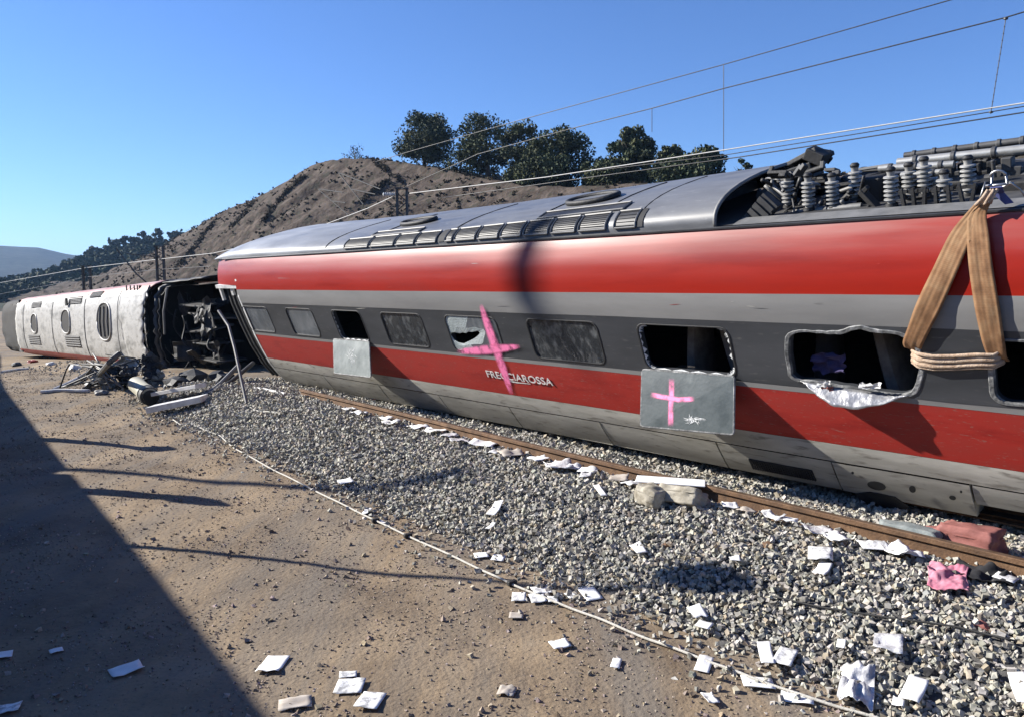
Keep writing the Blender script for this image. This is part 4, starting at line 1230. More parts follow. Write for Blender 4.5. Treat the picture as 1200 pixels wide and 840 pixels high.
def hatch(px, py, rs, rt, label):
    # oval rim standing on the roof crown
    o, d = lray(px, py); best = None
    for s in np.arange(2.5, 13, .02):
        for t in np.arange(.2, .42, .01):
            p = roof_pt(s, t); e = (p - o).cross(d).length / (p - o).length
            if best is None or e < best[0]: best = (e, s, t)
    _, s0, t0 = best
    root = MB(); loop = [roof_pt(s0 + rs * math.cos(a), t0 + rt * math.sin(a), .03) for a in np.linspace(0, 2 * math.pi, 25)]
    root.tube(loop, .035, 8, caps=False); h = tag(root.build('roof_hatch', M['black_metal'], coach, smooth_=True), label)
    m_ = MB(); c = roof_pt(s0, t0, .02)
    m_.add([tuple(c)] + [tuple(p) for p in loop[:-1]], [(0, i + 1, (i + 1) % 24 + 1) for i in range(24)]); m_.build('lid', M['roof'], h)
hatch(490, 254, .42, .045, 'small oval roof hatch rim towards the far end'); hatch(694, 229, .40, .055, 'larger oval roof hatch rim in front of the trees')
for a, b in (((283, 299), (296, 288)), ((296, 288), (315, 279)), ((412, 296), (422, 287)), ((422, 287), (450, 275))): pass

# ---- far end portal: white rim, dark recess, bellows
def build_portal():
    prof = [(y, z) for y, z in PROF if z > .0]
    z_ = [.02, .3, .55, .9, 1.2, 1.7, 2.1, ZT - .4]
    mb = MB()
    for k in range(len(z_) - 1):
        a, b = z_[k], z_[k + 1]
        mb.quad((S_END - .06, side_y(a) + .006, a), (S_END - .06, side_y(b) + .006, b), (S_END + .012, side_y(b) + .006, b), (S_END + .012, side_y(a) + .006, a))
        mb.quad((S_END + .012, side_y(a) + .006, a), (S_END + .012, side_y(b) + .006, b), (S_END + .012, side_y(b) - .12, b), (S_END + .012, side_y(a) - .12, a))
    zh = ZR + .09
    mb.box((S_END + .55, side_y(zh) - .045, zh - .035), (1.15, .07, .075)); mb.box((S_END + 1.1, side_y(zh) - .1, zh - .2), (.07, .06, .34)); mb.box((S_END + .42, side_y(zh) - .07, zh - .15), (.10, .05, .18))
    tag(mb.build('portal_rim', M['white_trim'], coach), 'white edge of the coach end')
    be = MB()
    for k in range(9):
        s = S_END + .03 + .10 * k; ins = .18 + (.03 if k % 2 else 0)
        pts = [(s, side_y(z) - ins, z) for z in (.05, .4, .9, 1.4, 1.9, 2.3, 2.65)] + [(s, -.3, ZT - .04), (s, -1.2, ZT - .02), (s, -2.0, ZT - .1)]
        be.tube(pts, .06, 6)
    be.grid(lambda k, z: Vector((S_END + .85 * k, side_y(z) - .2, z)), [0, .5, 1], [.03, .8, 1.6, 2.3, 2.75])
    be.box((S_END + .45, -1.2, 1.4), (.85, 2.0, 2.7))
    tag(be.build('gangway_bellows', M['rubber'], coach), 'black gangway bellows in the coach end')
build_portal()

# ---- roof equipment in the open well
def insulator(px, yb, yt, yy, r=.064, sheds=6, label=None):
    yy = max(yy + .28, -.42); b, t = car_y(px, yb, yy), car_y(px, yt, yy)
    t = Vector((b.x + (t.x - b.x) * .6, b.y, b.z + max(.28, t.z - b.z)))
    prof = [(0, r * .55), (.06, r * .55)]
    for k in range(sheds):
        a = .08 + .84 * k / sheds; w_ = .84 / sheds
        prof += [(a, r * .5), (a + w_ * .15, r), (a + w_ * .45, r * .95), (a + w_ * .6, r * .5)]
    prof += [(.94, r * .5), (1, r * .6)]
    mb = MB(); mb.lathe(b, t, prof, 14)
    o = tag(mb.build('insulator', M['porcelain'], coach, smooth_=True, angle=40), label)
    c = MB(); c.lathe(t, t + (t - b) * .14, [(0, r * .6), (.5, r * .7), (1, r * .45)], 10); c.build('end_cap', M['black_metal'], o, smooth_=True, angle=40); c = MB(); c.lathe(b - (t - b) * .1, b, [(0, r * .9), (1, r * .8)], 10); c.build('foot', M['black_metal'], o, smooth_=True, angle=40)
for px, yb, yt, yy in ((924, 240, 214, -.7), (1066, 232, 204, -.75), (1084, 226, 205, -.9), (1135, 226, 200, -.8), (948, 243, 208, -.55), (976, 242, 210, -.6), (1003, 231, 202, -.9), (1045, 238, 208, -.45), (1107, 243, 205, -.45)):
    insulator(px, yb, yt, yy)
def cond(p0, p1, yy, r, m='tube', joints=3, name='conductor_tube'):
    a, b = car_y(*p0, yy), car_y(*p1, yy); mb = MB(); mb.tube([a, b], r, 10)
    o = mb.build(name, M[m], coach, smooth_=True, angle=40)
    if joints:
        for k in range(joints):
            j = MB(); c = a.lerp(b, (k + .5) / joints); d = (b - a).normalized()
            j.lathe(c - d * .022, c + d * .022, [(0, r * 1.05), (.2, r * 1.28), (.8, r * 1.28), (1, r * 1.05)], 10)
            j.build('collar', M['dark_metal'], o, smooth_=True, angle=40)
cond((1052, 191), (1300, 165), -.85, .042, joints=5); cond((1030, 198), (1118, 193), -.7, .034); cond((1056, 206), (1106, 202), -.6, .03, joints=2); cond((1072, 216), (1100, 213), -.5, .045, joints=1)
cond((1060, 183), (1370, 143), -1.3, .034, 'dark_metal', 11, 'top_rail'); cond((1120, 187), (1215, 178), -1.1, .026, 'dark_metal', 2); cond((1110, 215), (1210, 206), -.8, .05, 'dark_metal', 2)
cond((912, 214), (966, 196), -.7, .03, 'black_metal', 1); cond((930, 250), (1010, 242), -.3, .035, 'mid_metal', 1); cond((965, 232), (1015, 214), -.5, .022, 'mid_metal', 0)
def deck():
    mb = MB(); mb.grid(lambda s, y: Vector((s, y, ZT + .02 + .01 * nz(s, y, 1, 2))), list(np.linspace(S_NEAR, ROOF_S0 + .3, 14)), [0.19, -.25, -.8, -1.5, -2.2])
    tag(mb.build('roof_deck', M['dark_metal'], coach), 'grey roof deck under the electrical gear')
    mb = MB(); mb.grid(lambda s, t: roof_pt(4.0, t) + Vector((s - 4.0, 0, 0)), list(np.arange(S_NEAR, -4.4, .6)), [0, .03, .07, .12, .18, .25, .34, .44, .55, .7, .85, 1]); tag(mb.build('roof_cover', M['roof'], coach, smooth_=True, angle=35), 'next grey roof cover beyond the electrical gear')
    mb = MB(); mb.grid(lambda s, y: Vector((s, y, ZT + .024 + (.2 - y) * .12)), list(np.linspace(S_NEAR, ROOF_S0 - .2, 14)), [0.21, .08, 0.0])
    mb.build('deck_edge', M['mid_metal'], coach)
deck()
def clamp_row():
    for k, x in enumerate((1060, 1072, 1084, 1098, 1113, 1128, 1140)):
        b = car_y(x, 252 - k * .8, -.12); mb = MB(); rot = Matrix.Rotation(random.uniform(-.25, .25), 3, 'Y')
        mb.box(b + Vector((0, 0, .10)), (.03, .05, .26), rot, taper=.7); mb.box(b + Vector((0, .0, .0)), (.07, .09, .05)); mb.box(b + Vector((0, 0, .2)), (.075, .03, .03), rot)
        mb.build('clamp', M['black_metal'], coach)
clamp_row()
def clutter():
    rnd = random.Random(5)
    # tilted slab over the wrecked pantograph base
    mb = MB(); c = car_y(950, 186, -.9); mb.box(c, (.34, .36, .05), Matrix.Rotation(.35, 3, 'Y') @ Matrix.Rotation(.3, 3, 'X')); mb.box(c + Vector((-.12, .1, .03)), (.2, .2, .12), Matrix.Rotation(-.5, 3, 'Y')); mb.box(c + Vector((.05, .1, -.12)), (.3, .2, .16), Matrix.Rotation(.2, 3, 'Y')); mb.build('cover_plate', M['black_metal'], coach, bevel=.01)
    mb = MB(); c = car_y(1012, 203, -1.2); mb.lathe(c + Vector((0, 0, -.3)), c + Vector((0, 0, .06)), [(0, .2), (.55, .2), (.8, .17), (.95, .1), (1, .02)], 16); mb.build('domed_housing', M['black_metal'], coach, smooth_=True, angle=40)
    mb = MB(); c = car_y(894, 250, -.12)
    rot = Matrix.Rotation(.75, 3, 'Y'); mb.box(c + Vector((0, 0, .02)), (.34, .1, .2), rot)
    for k in range(4): mb.box(c + rot @ Vector((-.12 + .08 * k, .06, .02)), (.055, .03, .19), rot)
    tag(mb.build('louvred_box', M['dark_metal'], coach), 'tilted louvred box at the black hood')
    pts = [(900, 225), (913, 205), (925, 240), (938, 200), (955, 255), (965, 190), (985, 250), (1000, 245), (915, 255), (975, 200), (990, 235), (1020, 235), (1030, 215)]
    for k, (x, y) in enumerate(pts):
        yy = -.25 - .7 * rnd.random(); c = car_y(x, y, yy); mb = MB()
        rot = Matrix.Rotation(rnd.uniform(-1, 1), 3, 'Y') @ Matrix.Rotation(rnd.uniform(-.8, .8), 3, 'X')
        mb.box(c, (rnd.uniform(.1, .26), rnd.uniform(.05, .12), rnd.uniform(.03, .07)), rot); mb.box(c + rot @ Vector((.1, 0, .06)), (.04, .04, .07), rot); mb.box(c + rot @ Vector((-.06, .03, -.03)), (.07, .05, .04), rot)
        mb.build('wrecked_fitting', M['dark_metal' if k % 3 == 0 else 'black_metal'], coach, bevel=.006)
    for k in range(34):                        # torn cables and bent rods
        x, y = rnd.uniform(890, 1060), rnd.uniform(205, 255); a = car_y(x, y, -.2 - .6 * rnd.random()); b = car_y(x + rnd.uniform(-40, 40), rnd.uniform(200, 252), -.4 - .5 * rnd.random())
        m_ = (a + b) / 2 + Vector((rnd.uniform(-.1, .1), rnd.uniform(-.05, .1), rnd.uniform(-.15, .12)))
        mb = MB(); q = [a * (1 - t) ** 2 + m_ * (2 * t * (1 - t)) + b * t * t for t in np.linspace(0, 1, 9)]; mb.tube(q, rnd.choice((.010, .014, .020)), 6)
        mb.build('bent_rod', M[rnd.choice(('black_metal', 'black_metal', 'dark_metal', 'mid_metal'))], coach, smooth_=True)
    for k in range(16):                        # black casings massed behind the insulators
        x = 905 + 11 * k; y = 228 - k * 1.3 + rnd.uniform(-8, 8); c = car_y(x, y, -.95 - .35 * rnd.random()); mb = MB(); rot = Matrix.Rotation(rnd.uniform(-.5, .5), 3, 'Y') @ Matrix.Rotation(rnd.uniform(-.3, .3), 3, 'X')
        hh = max(.14, min(.45, c.z - ZT + .08)); c.z = ZT + .02 + hh * .42; mb.box(c, (rnd.uniform(.10, .22), .2, hh * .86), rot, taper=rnd.uniform(.6, 1)); mb.box(c + rot @ Vector((0, .13, hh * .2)), (.1, .04, .08), rot); mb.box(c + rot @ Vector((.03, .02, hh * .43)), (.05, .1, .05), rot)
        mb.build('black_casing', M['black_metal'], coach, bevel=.012)
    for k in range(12):                         # long thin bars and rods lying along the well
        x0 = rnd.uniform(895, 1040); y0 = rnd.uniform(204, 250) - (x0 - 900) * .08; yy = rnd.uniform(-1.0, -.6); a = car_y(x0, y0, yy); b = car_y(x0 + rnd.uniform(35, 80), y0 - rnd.uniform(1, 9), yy)
        mb = MB(); mb.tube([a, b], rnd.choice((.012, .016, .022)), 7); mb.build('thin_bar', M[rnd.choice(('black_metal', 'dark_metal', 'mid_metal', 'mid_metal'))], coach, smooth_=True, angle=40)
    for k in range(9):                         # switchgear boxes further along, right side
        x = 1050 + 17 * k; c = car_y(x, 226 - k * 2.2 + rnd.uniform(-4, 4), -.9 - .2 * rnd.random()); mb = MB()
        mb.box(c, (.2, .3, .22 + .2 * rnd.random()), Matrix.Rotation(rnd.uniform(-.15, .15), 3, 'Y')); mb.box(c + Vector((0, .1, .14)), (.08, .12, .12)); mb.tube([c + Vector((.08, .16, -.1)), c + Vector((.09, .2, .2))], .02, 6)
        mb.build('switchgear_box', M['black_metal' if k % 2 else 'dark_metal'], coach, bevel=.008)
    for k in range(6):                         # dark ribbed row under the top rail
        x = 1128 + 9 * k; a, b = car_y(x, 200 - k, -1.0), car_y(x + 2, 184 - k, -1.0); mb = MB(); mb.tube([a, b], .03, 6); mb.build('support_post', M['dark_metal'], coach)
    for x0, y0, x1, y1, wd in ((1145, 222, 1215, 232, .25), (1010, 226, 1040, 222, .3)):
        a, b = car_y(x0, y0, -.6), car_y(x1, y1, -.6); mb = MB(); mb.box((a + b) / 2, ((a - b).length, .3, wd)); mb.build('equipment_case', M['black_metal'], coach, bevel=.02)
clutter()

# ------------------------------------------------------------------ panes hanging out of the coach windows
def hang_pane(TLp, TRp, BLp, BRp, m, label, name='hanging_window_pane', tilt=15.0):
    tl = CAR @ car_hit(*TLp, .02); tr = CAR @ car_hit(*TRp, .02)
    hang = -up1 * math.cos(R(tilt)) + n1 * math.sin(R(tilt)); nn = A1.cross(-hang).normalized()
    if nn.dot(n1) < 0: nn = -nn
    bl = on_plane(BLp[0], BLp[1], tl, nn); br = on_plane(BRp[0], BRp[1], tl, nn)
    root = empty(name, tl, None, label, 'window pane', 'window panes hanging from the coach')
    def P(u, v): return tl.lerp(tr, u).lerp(bl.lerp(br, u), v) - tl
    mb = MB(); r = .035; us = [0, r * .4, r * 1.4, .5, 1 - r * 1.4, 1 - r * .4, 1]
    ring = [(r, 0), (1 - r, 0), (1 - r * .3, r * .3), (1, r), (1, 1 - r), (1 - r * .3, 1 - r * .3), (1 - r, 1), (r, 1), (r * .3, 1 - r * .3), (0, 1 - r), (0, r), (r * .3, r * .3)]
    n = len(ring)
    f = [P(u, v) + nn * .012 for u, v in ring]; b = [P(u, v) - nn * .012 for u, v in ring]
    mb.add(f + b, [tuple(range(n)), tuple(range(2 * n - 1, n - 1, -1))] + [(i, n + i, n + (i + 1) % n, (i + 1) % n) for i in range(n)])
    pane = mb.build('glass_sheet', M[m], root)
    e = MB(); e.tube([P(u, v) + nn * .002 for u, v in ring] + [P(*ring[0]) + nn * .002], .013, 6); e.build('edge_seal', M['worn_frame'], root)
    def surf(x, y, off=.016):
        p = on_plane(x, y, tl + nn * off, nn); return p - tl
    return root, surf
p2, surf2 = hang_pane((754, 432), (862, 440), (751, 499), (860, 509), 'pane_grey', 'large dusty grey pane with a pink sprayed cross, hanging below a broken window')
ribbon_on_side([(787, 443), (787, 460), (786, 480), (786, 500)], lambda t: 4.0, 'spray_mark', 'pink', parent=p2, surf=lambda x, y: surf2(x, y, .018), label='pink spray painted cross')
ribbon_on_side([(762, 462), (778, 465), (795, 468), (814, 467)], lambda t: 3.8, 'spray_mark', 'pink', parent=p2, surf=lambda x, y: surf2(x, y, .021), label='pink spray painted cross')
def crack_star(parent, surf, cx, cy, rx, ry, n=16):
    mb = MB()
    for k in range(n):
        a = random.uniform(0, 6.283); r0 = random.uniform(0, .6); r1 = r0 + random.uniform(.15, .5)
        p, q = surf(cx + rx * r0 * math.cos(a), cy + ry * r0 * math.sin(a)), surf(cx + rx * r1 * math.cos(a + .3), cy + ry * r1 * math.sin(a + .3))
        d = (q - p); sd = d.cross(n1).normalized() * random.uniform(.002, .006)
        mb.add([p - sd, p + sd, q], [(0, 1, 2)])
    mb.build('crack', M['crack'], parent, solid=.001)
crack_star(p2, lambda x, y: surf2(x, y, .019), 812, 491, 17, 8, 46)
p1_, surf1 = hang_pane((392, 397), (434, 400), (392, 437), (435, 442), 'pane_pale', 'small pale crazed pane hanging below the far broken window')
crack_star(p1_, lambda x, y: surf1(x, y, .019), 412, 416, 8, 14, 34)

# torn flap and rags under the torn window
def build_flap():
    top = [(936, 445), (955, 448), (985, 453), (1012, 456), (1040, 462), (1066, 462)]
    bot = [(942, 446), (962, 457), (985, 466), (1010, 470), (1036, 468), (1064, 463)]
    mb = MB(); rows = 6; vs = []; n = len(top) * 3 - 2
    def ip(lst, t):
        k = t * (len(lst) - 1); i = min(int(k), len(lst) - 2); f = k - i
        return lst[i][0] + (lst[i + 1][0] - lst[i][0]) * f, lst[i][1] + (lst[i + 1][1] - lst[i][1]) * f
    def fn(u, v):
        a, b = ip(top, u), ip(bot, u); x, y = a[0] + (b[0] - a[0]) * v, a[1] + (b[1] - a[1]) * v
        edge = math.sin(math.pi * u)
        return car_hit(x, y, .016 + .15 * v * edge + .025 * nz(u * 9, v * 3, 2) * v)
    mb.grid(fn, list(np.linspace(0, 1, 25)), list(np.linspace(0, 1, 7)))
    tag(mb.build('torn_flap', M['silver'], coach, smooth_=True, solid=.006), 'torn bright metal flap under the torn window')
    for cx, cy, rx, ry, m in ((1022, 449, 13, 3, 'paper'), (968, 447, 8, 4, 'paper'), (972, 454, 7, 4, 'brick_red')):
        mb = MB()
        mb.grid(lambda a, b: car_hit(cx + rx * a, cy + ry * b + 2 * nz(a, b, cx, 3), .05 + .04 * nz(a, b, cx, 2.2)), list(np.linspace(-1, 1, 9)), list(np.linspace(-1, 1, 6)))
        mb.build('loose_rag', M[m], coach, smooth_=True)
build_flap()

# ------------------------------------------------------------------ lifting sling
def build_sling():
    base = CAR @ car_y(1152, 236, .24)
    root = empty('lifting_sling', base, None, 'brown webbing lifting sling looped round the window pillar below a bright shackle', 'lifting sling')
    def to_w(p): return CAR @ p - base
    def strap(rows, name, m, label=None, wob=.0028):
        L_, R_ = [], []
        for k, (x, y, h, off, tl) in enumerate(rows):
            def pt(q):
                if y < 254: return car_y(q, y + (q - x) * tl, .24 + off)
                return car_hit(q, y + (q - x) * tl, off)
            L_.append(to_w(pt(x - h))); R_.append(to_w(pt(x + h)))
        def dens(P):
            out = []
            for i in range(len(P) - 1):
                a = P[max(0, i - 1)]; b = P[i]; c = P[i + 1]; d = P[min(len(P) - 1, i + 2)]
                for k in range(5):
                    t = k / 5; out.append(.5 * ((2 * b) + (c - a) * t + (2 * a - 5 * b + 4 * c - d) * t * t + (3 * b - a - 3 * c + d) * t ** 3))
            out.append(P[-1]); return out
        L2, R2 = dens(L_), dens(R_)
        mb = MB(); mb.ribbon(L2, R2, sub=8)
        nrm = (CAR.to_3x3() @ Vector((0, 1, .2))).normalized()
        nv = []
        for i, v in enumerate(mb.v):
            j = i % 9; r = i // 9
            nv.append(tuple(Vector(v) + nrm * (wob * math.sin(j * 2.3 + r * .15) + .008 * nz(j * .4, r * .2, len(rows), 1.0))))
        mb.v = nv
        return tag(mb.build(name, M[m], root, smooth_=True, solid=.012), label)
    strap([(1154, 236, 6, .06, .4), (1143, 252, 9, .06, .4), (1128, 280, 12, .055, .35), (1108, 320, 13, .04, .35), (1090, 358, 13.5, .035, .35), (1078, 384, 12, .03, .35), (1070, 402, 11, .015, .35), (1066, 413, 9, -.06, .35)], 'strap', 'strap', 'left leg of the brown sling')
    strap([(1156, 238, 5, .075, 0), (1149, 256, 10, .075, 0), (1149, 280, 13, .06, 0), (1152, 315, 14, .045, 0), (1157, 350, 14.5, .035, 0), (1162, 380, 14, .03, 0), (1166, 400, 13, .03, 0), (1169, 416, 11, .01, 0), (1172, 426, 9, -.05, 0)], 'strap', 'strap', 'right leg of the brown sling')
    rows = [(1066, 420, -.05), (1076, 421.5, .02), (1095, 423.5, .035), (1120, 423.5, .03), (1145, 421.5, .035), (1166, 420, .045), (1176, 420, -.03)]
    L_ = [to_w(car_hit(x, y - 9 - 1.0 * math.sin(x), o)) for x, y, o in rows]; R_ = [to_w(car_hit(x, y + 9 + .8 * math.cos(x * 2), o)) for x, y, o in rows]
    mb = MB(); mb.ribbon(L_, R_, sub=10)
    mb.v = [tuple(Vector(v) + N1 * (.014 * math.sin(i % 11 * 1.9) + .01 * nz(i * .7, 0, 2))) for i, v in enumerate(mb.v)]
    tag(mb.build('pillar_wrap', M['strap_pale'], root, smooth_=True, solid=.014), 'pale frayed turn of webbing round the pillar')
    # gathered neck, shackle and steel legs
    a, b = car_y(1152, 240, .31), car_y(1164, 222, .28)
    mb = MB()
    for k in range(4):
        o = Vector((.02 * (k - 1.5), .012 * (k % 2), 0)); mb.tube([to_w(a + o * 1.6), to_w(a.lerp(b, .5) + o), to_w(b + o)], .014, 6)
    mb.build('gathered_neck', M['strap_pale'], root, smooth_=True)
    mb = MB(); c = car_y(1170, 214, .26)
    for dx in (-.06, .05): mb.tube([to_w(b + Vector((dx * .3, 0, 0))), to_w(c + Vector((dx, 0, -.03))), to_w(c + Vector((dx * .8, 0, .07)))], .009, 8)
    mb.tube([to_w(c + Vector((.05 * math.cos(t), .01, .05 + .04 * math.sin(t)))) for t in np.linspace(0, math.pi, 9)], .010, 8)
    mb.tube([to_w(c + Vector((-.1, 0, -.02))), to_w(c + Vector((.1, 0, -.02)))], .012, 8)
    mb.build('shackle', M['chrome'], root, smooth_=True)
    mb = MB(); mb.tube([to_w(c + Vector((-.08, .02, 0))), to_w(car_y(1195, 222, .24)), to_w(car_y(1212, 245, .2))], .007, 6); mb.build('steel_leg', M['chrome'], root, smooth_=True); mb = MB(); mb.tube([to_w(c + Vector((.08, .02, .02))), to_w(car_y(1150, 228, .3)), to_w(car_y(1146, 240, .32))], .007, 6)
    mb.build('steel_leg', M['chrome'], root, smooth_=True)
    mb = MB(); d = car_y(1178, 226, .22); mb.ribbon([to_w(c + Vector((-.03, .03, -.03))), to_w(d + Vector((0, .02, 0))), to_w(car_y(1188, 238, .24))], [to_w(c + Vector((.05, .03, -.03))), to_w(d + Vector((.1, .02, .03))), to_w(car_y(1178, 240, .24))], sub=3)
    mb.build('tail', M['blue_web'], root, solid=.008)
build_sling()

# ------------------------------------------------------------------ far carriage lying on its side, roof towards the camera
A2 = ray(-223, 382).normalized()
n2 = Vector((-A2.y, A2.x, 0)).normalized()
if n2.y > 0: n2 = -n2
up2 = A2.cross(n2).normalized()
G2 = on_z(172, 438, CZ - 3.02)
CAR2 = Matrix(((A2.x, n2.x, up2.x, G2.x), (A2.y, n2.y, up2.y, G2.y), (A2.z, n2.z, up2.z, G2.z), (0, 0, 0, 1)))
CAR2I = CAR2.inverted()
P2F = [(-2.7, 2.92), (-1.2, 2.93), (-.62, 2.90), (-.30, 2.80), (-.13, 2.58), (-.05, 2.26), (-.012, 1.85), (0, 1.46), (-.012, 1.05), (-.05, .70), (-.13, .36), (-.30, .13), (-.62, .03), (-1.2, -.01), (-2.7, 0)]
wreck = empty('overturned_carriage', mtx=CAR2, label='white roofed carriage lying on its side with its near end torn open', cat='train coach')
def c2(x, y, yy=-.02):
    o = CAR2I @ Vector((0, 0, CZ)); d = CAR2I.to_3x3() @ ray(x, y); t = (yy - o.y) / d.y; return o + d * t
def c2y(z):
    zz = [p[1] for p in P2F[2:-2]][::-1]; yy = [p[0] for p in P2F[2:-2]][::-1]; return float(np.interp(z, zz, yy))
S2F = c2(19, 380).x
def build_carriage():
    mb = MB(); n = len(P2F)
    dp = []
    for i in range(n - 1):
        for k in range(3):
            t = k / 3; dp.append((P2F[i][0] * (1 - t) + P2F[i + 1][0] * t, P2F[i][1] * (1 - t) + P2F[i + 1][1] * t))
    dp.append(P2F[-1])
    def jag(j):
        y, z = dp[j]
        return -.55 * smooth(2.2, 2.9, z) - .35 * smooth(.9, .2, z) + .28 * nz(j * 1.7, 0, 3) + .12 * nz(j * 5.1, 2, 3) + (.18 if j % 3 == 1 else 0)
    cols = list(np.linspace(0, 1, 60)); o = 0
    def fn(k, j):
        y, z = dp[int(j)]; s0 = jag(int(j)); s = s0 + (S2F + .25 * nz(j * 1.3, 5, 1) - s0) * k
        crease = -.10 * math.exp(-((s - 2.55) / .35) ** 2) * (1 if z < 1.6 else .3)
        return Vector((s, y + .02 * nz(s, z, 1, .9) + crease, z + .01 * nz(s, y, 4, .7)))
    mb.grid(fn, cols, list(range(len(dp))), 0, lambda i, j: 1 if (dp[j][1] > 2.70 or dp[j][1] < .42) else 0)
    tag(mb.build('roof_skin', [M['c2_white'], M['c2_red']], wreck, smooth_=True, angle=40, solid=.02), 'dusty white roof skin with red side edges')
    # dark hollow behind the torn edge, and the stump beyond the far end
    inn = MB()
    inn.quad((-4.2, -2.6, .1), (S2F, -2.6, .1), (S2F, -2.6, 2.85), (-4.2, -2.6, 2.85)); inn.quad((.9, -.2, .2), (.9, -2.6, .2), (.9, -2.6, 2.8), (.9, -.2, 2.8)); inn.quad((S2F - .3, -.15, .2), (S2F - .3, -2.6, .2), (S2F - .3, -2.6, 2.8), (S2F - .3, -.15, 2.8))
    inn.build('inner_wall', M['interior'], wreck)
    m = MB()
    m.grid(lambda s, j: Vector((s, dp[int(j)][0] + .06 * nz(s * 2, j, 2, .8), dp[int(j)][1] + .05 * nz(s, j, 6, .9))), list(np.linspace(-4.3, .3, 16)), list(range(len(dp) - 11, len(dp))), 0)
    tag(m.build('lower_shell', M['black_metal'], wreck, smooth_=True, solid=.03), 'scorched lower side of the torn end')
    m = MB(); m.grid(lambda s, j: Vector((s, dp[int(j)][0] - .05, dp[int(j)][1] - .03 + .04 * nz(s * 2, j, 2, .8))), list(np.linspace(-3.9, -.2, 14)), list(range(0, 9)), 0)
    tag(m.build('upper_shell', M['black_metal'], wreck, smooth_=True, solid=.03), 'blackened upper edge of the torn end')
    for s, r, ins, mm in ((-.12, .05, .06, 'black_metal'), (-.75, .07, .12, 'dark_metal'), (-1.0, .03, .16, 'black_metal')):
        m = MB(); pts = []
        for j in range(3, len(dp) - 3):
            y, z = dp[j]; pts.append((s + .22 * nz(j * .5, s, 1) + .06 * nz(j * 1.9, s, 4), y - ins + .08 * nz(j * .8, s, 6), 1.46 + (z - 1.46) * (1 - ins / 1.46)))
        m.tube(pts, r, 6); m.build('ring_frame', M[mm], wreck, smooth_=True)
    rnd = random.Random(3)
    for z, d, s0, s1, mm in ((.55, .9, -3.9, -.8, 'black_metal'), (.98, 1.1, -3.3, -1.3, 'black_metal'), (1.38, .7, -3.6, -1.4, 'black_metal'), (1.75, 1.2, -3.6, -1.9, 'black_metal'), (2.15, 1.0, -3.0, -1.2, 'dark_metal')):
        m = MB(); rr = Matrix.Rotation(rnd.uniform(-.10, .10), 3, 'Y') @ Matrix.Rotation(rnd.uniform(-.25, .1), 3, 'X'); m.box(((s0 + s1) / 2, -.7 - d / 2, z), (s1 - s0, d, .05), rr)
        m.build('broken_floor', M[mm], wreck, bevel=.01)
    for k in range(16):                         # torn lining sheets, seat shells and boxes thrown about inside
        c = Vector((rnd.uniform(-3.6, -.9), rnd.uniform(-1.3, -.45), rnd.uniform(.45, 2.5))); s = rnd.uniform(.18, .5); sd = rnd.random() * 9; m = MB()
        rot = Matrix.Rotation(rnd.uniform(-1.5, 1.5), 3, 'Y') @ Matrix.Rotation(rnd.uniform(-.9, .9), 3, 'Z')
        m.grid(lambda a, b: c + rot @ Vector((a * s, .35 * s * nz(a * 1.6, b * 1.6, sd), b * s * rnd.uniform(.68, .72))), list(np.linspace(-1, 1, 7)), list(np.linspace(-1, 1, 6)))
        m.build('torn_lining', M[rnd.choice(('black_metal', 'black_metal', 'black_metal', 'interior', 'seat_dark'))], wreck, solid=.015)
    for k in range(12):
        m = MB(); a = Vector((rnd.uniform(-3.8, .1), -.35 - rnd.random() * .5, rnd.uniform(.4, 2.6))); b = a + Vector((rnd.uniform(-.8, .8), rnd.uniform(-.1, .3), rnd.uniform(-1.1, .5)))
        q = [a.lerp(b, t) + Vector((.15 * math.sin(3 * t), .1 * math.sin(5 * t + k), -.1 * math.sin(3 * t))) for t in np.linspace(0, 1, 8)]
        m.tube(q, rnd.choice((.015, .02, .03)), 6); m.build('bent_strut', M['black_metal'], wreck, smooth_=True)
    for k in range(7):                          # peeled flaps at the torn edge
        z = .5 + .33 * k; s = -.1 + .1 * nz(k, 1, 1); m = MB()
        m.grid(lambda a, b: Vector((s - .45 * a * (1 + .4 * nz(k, b, 2)), c2y(z + .2 * b) + .12 * a * a - .18 * a * nz(k, b, 3), z + .22 * b + .06 * a)), list(np.linspace(0, 1, 6)), list(np.linspace(-1, 1, 5)))
        m.build('peeled_flap', M['black_metal' if k % 3 else 'c2_white'], wreck, smooth_=True, solid=.012)
    # upright grey piece by the torn edge
    m = MB(); a, b = c2(196, 338, -.2), c2(193, 392, -.15); m.tube([a, a.lerp(b, .5) + Vector((.05, .05, 0)), b], .035, 6); m.build('bent_strut', M['mid_metal'], wreck)
    # stump at the far end
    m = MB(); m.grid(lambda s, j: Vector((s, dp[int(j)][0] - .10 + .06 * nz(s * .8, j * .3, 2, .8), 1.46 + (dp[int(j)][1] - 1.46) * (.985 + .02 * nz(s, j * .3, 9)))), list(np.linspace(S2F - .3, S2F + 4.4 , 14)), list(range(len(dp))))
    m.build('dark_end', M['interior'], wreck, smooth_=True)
    for k in range(6):
        z = .35 + .42 * k; s = S2F + .5 + .9 * (k * 5 % 4); m = MB(); sd = k * 1.3
        m.grid(lambda a, b: Vector((s + .5 * a, -.24 - .05 * nz(a * 2, b * 2, sd), z + .2 * b + .05 * nz(a, b, sd + 3))), list(np.linspace(-1, 1, 6)), list(np.linspace(-1, 1, 4)))
        m.build('torn_sheet', M['black_metal'], wreck, solid=.015)
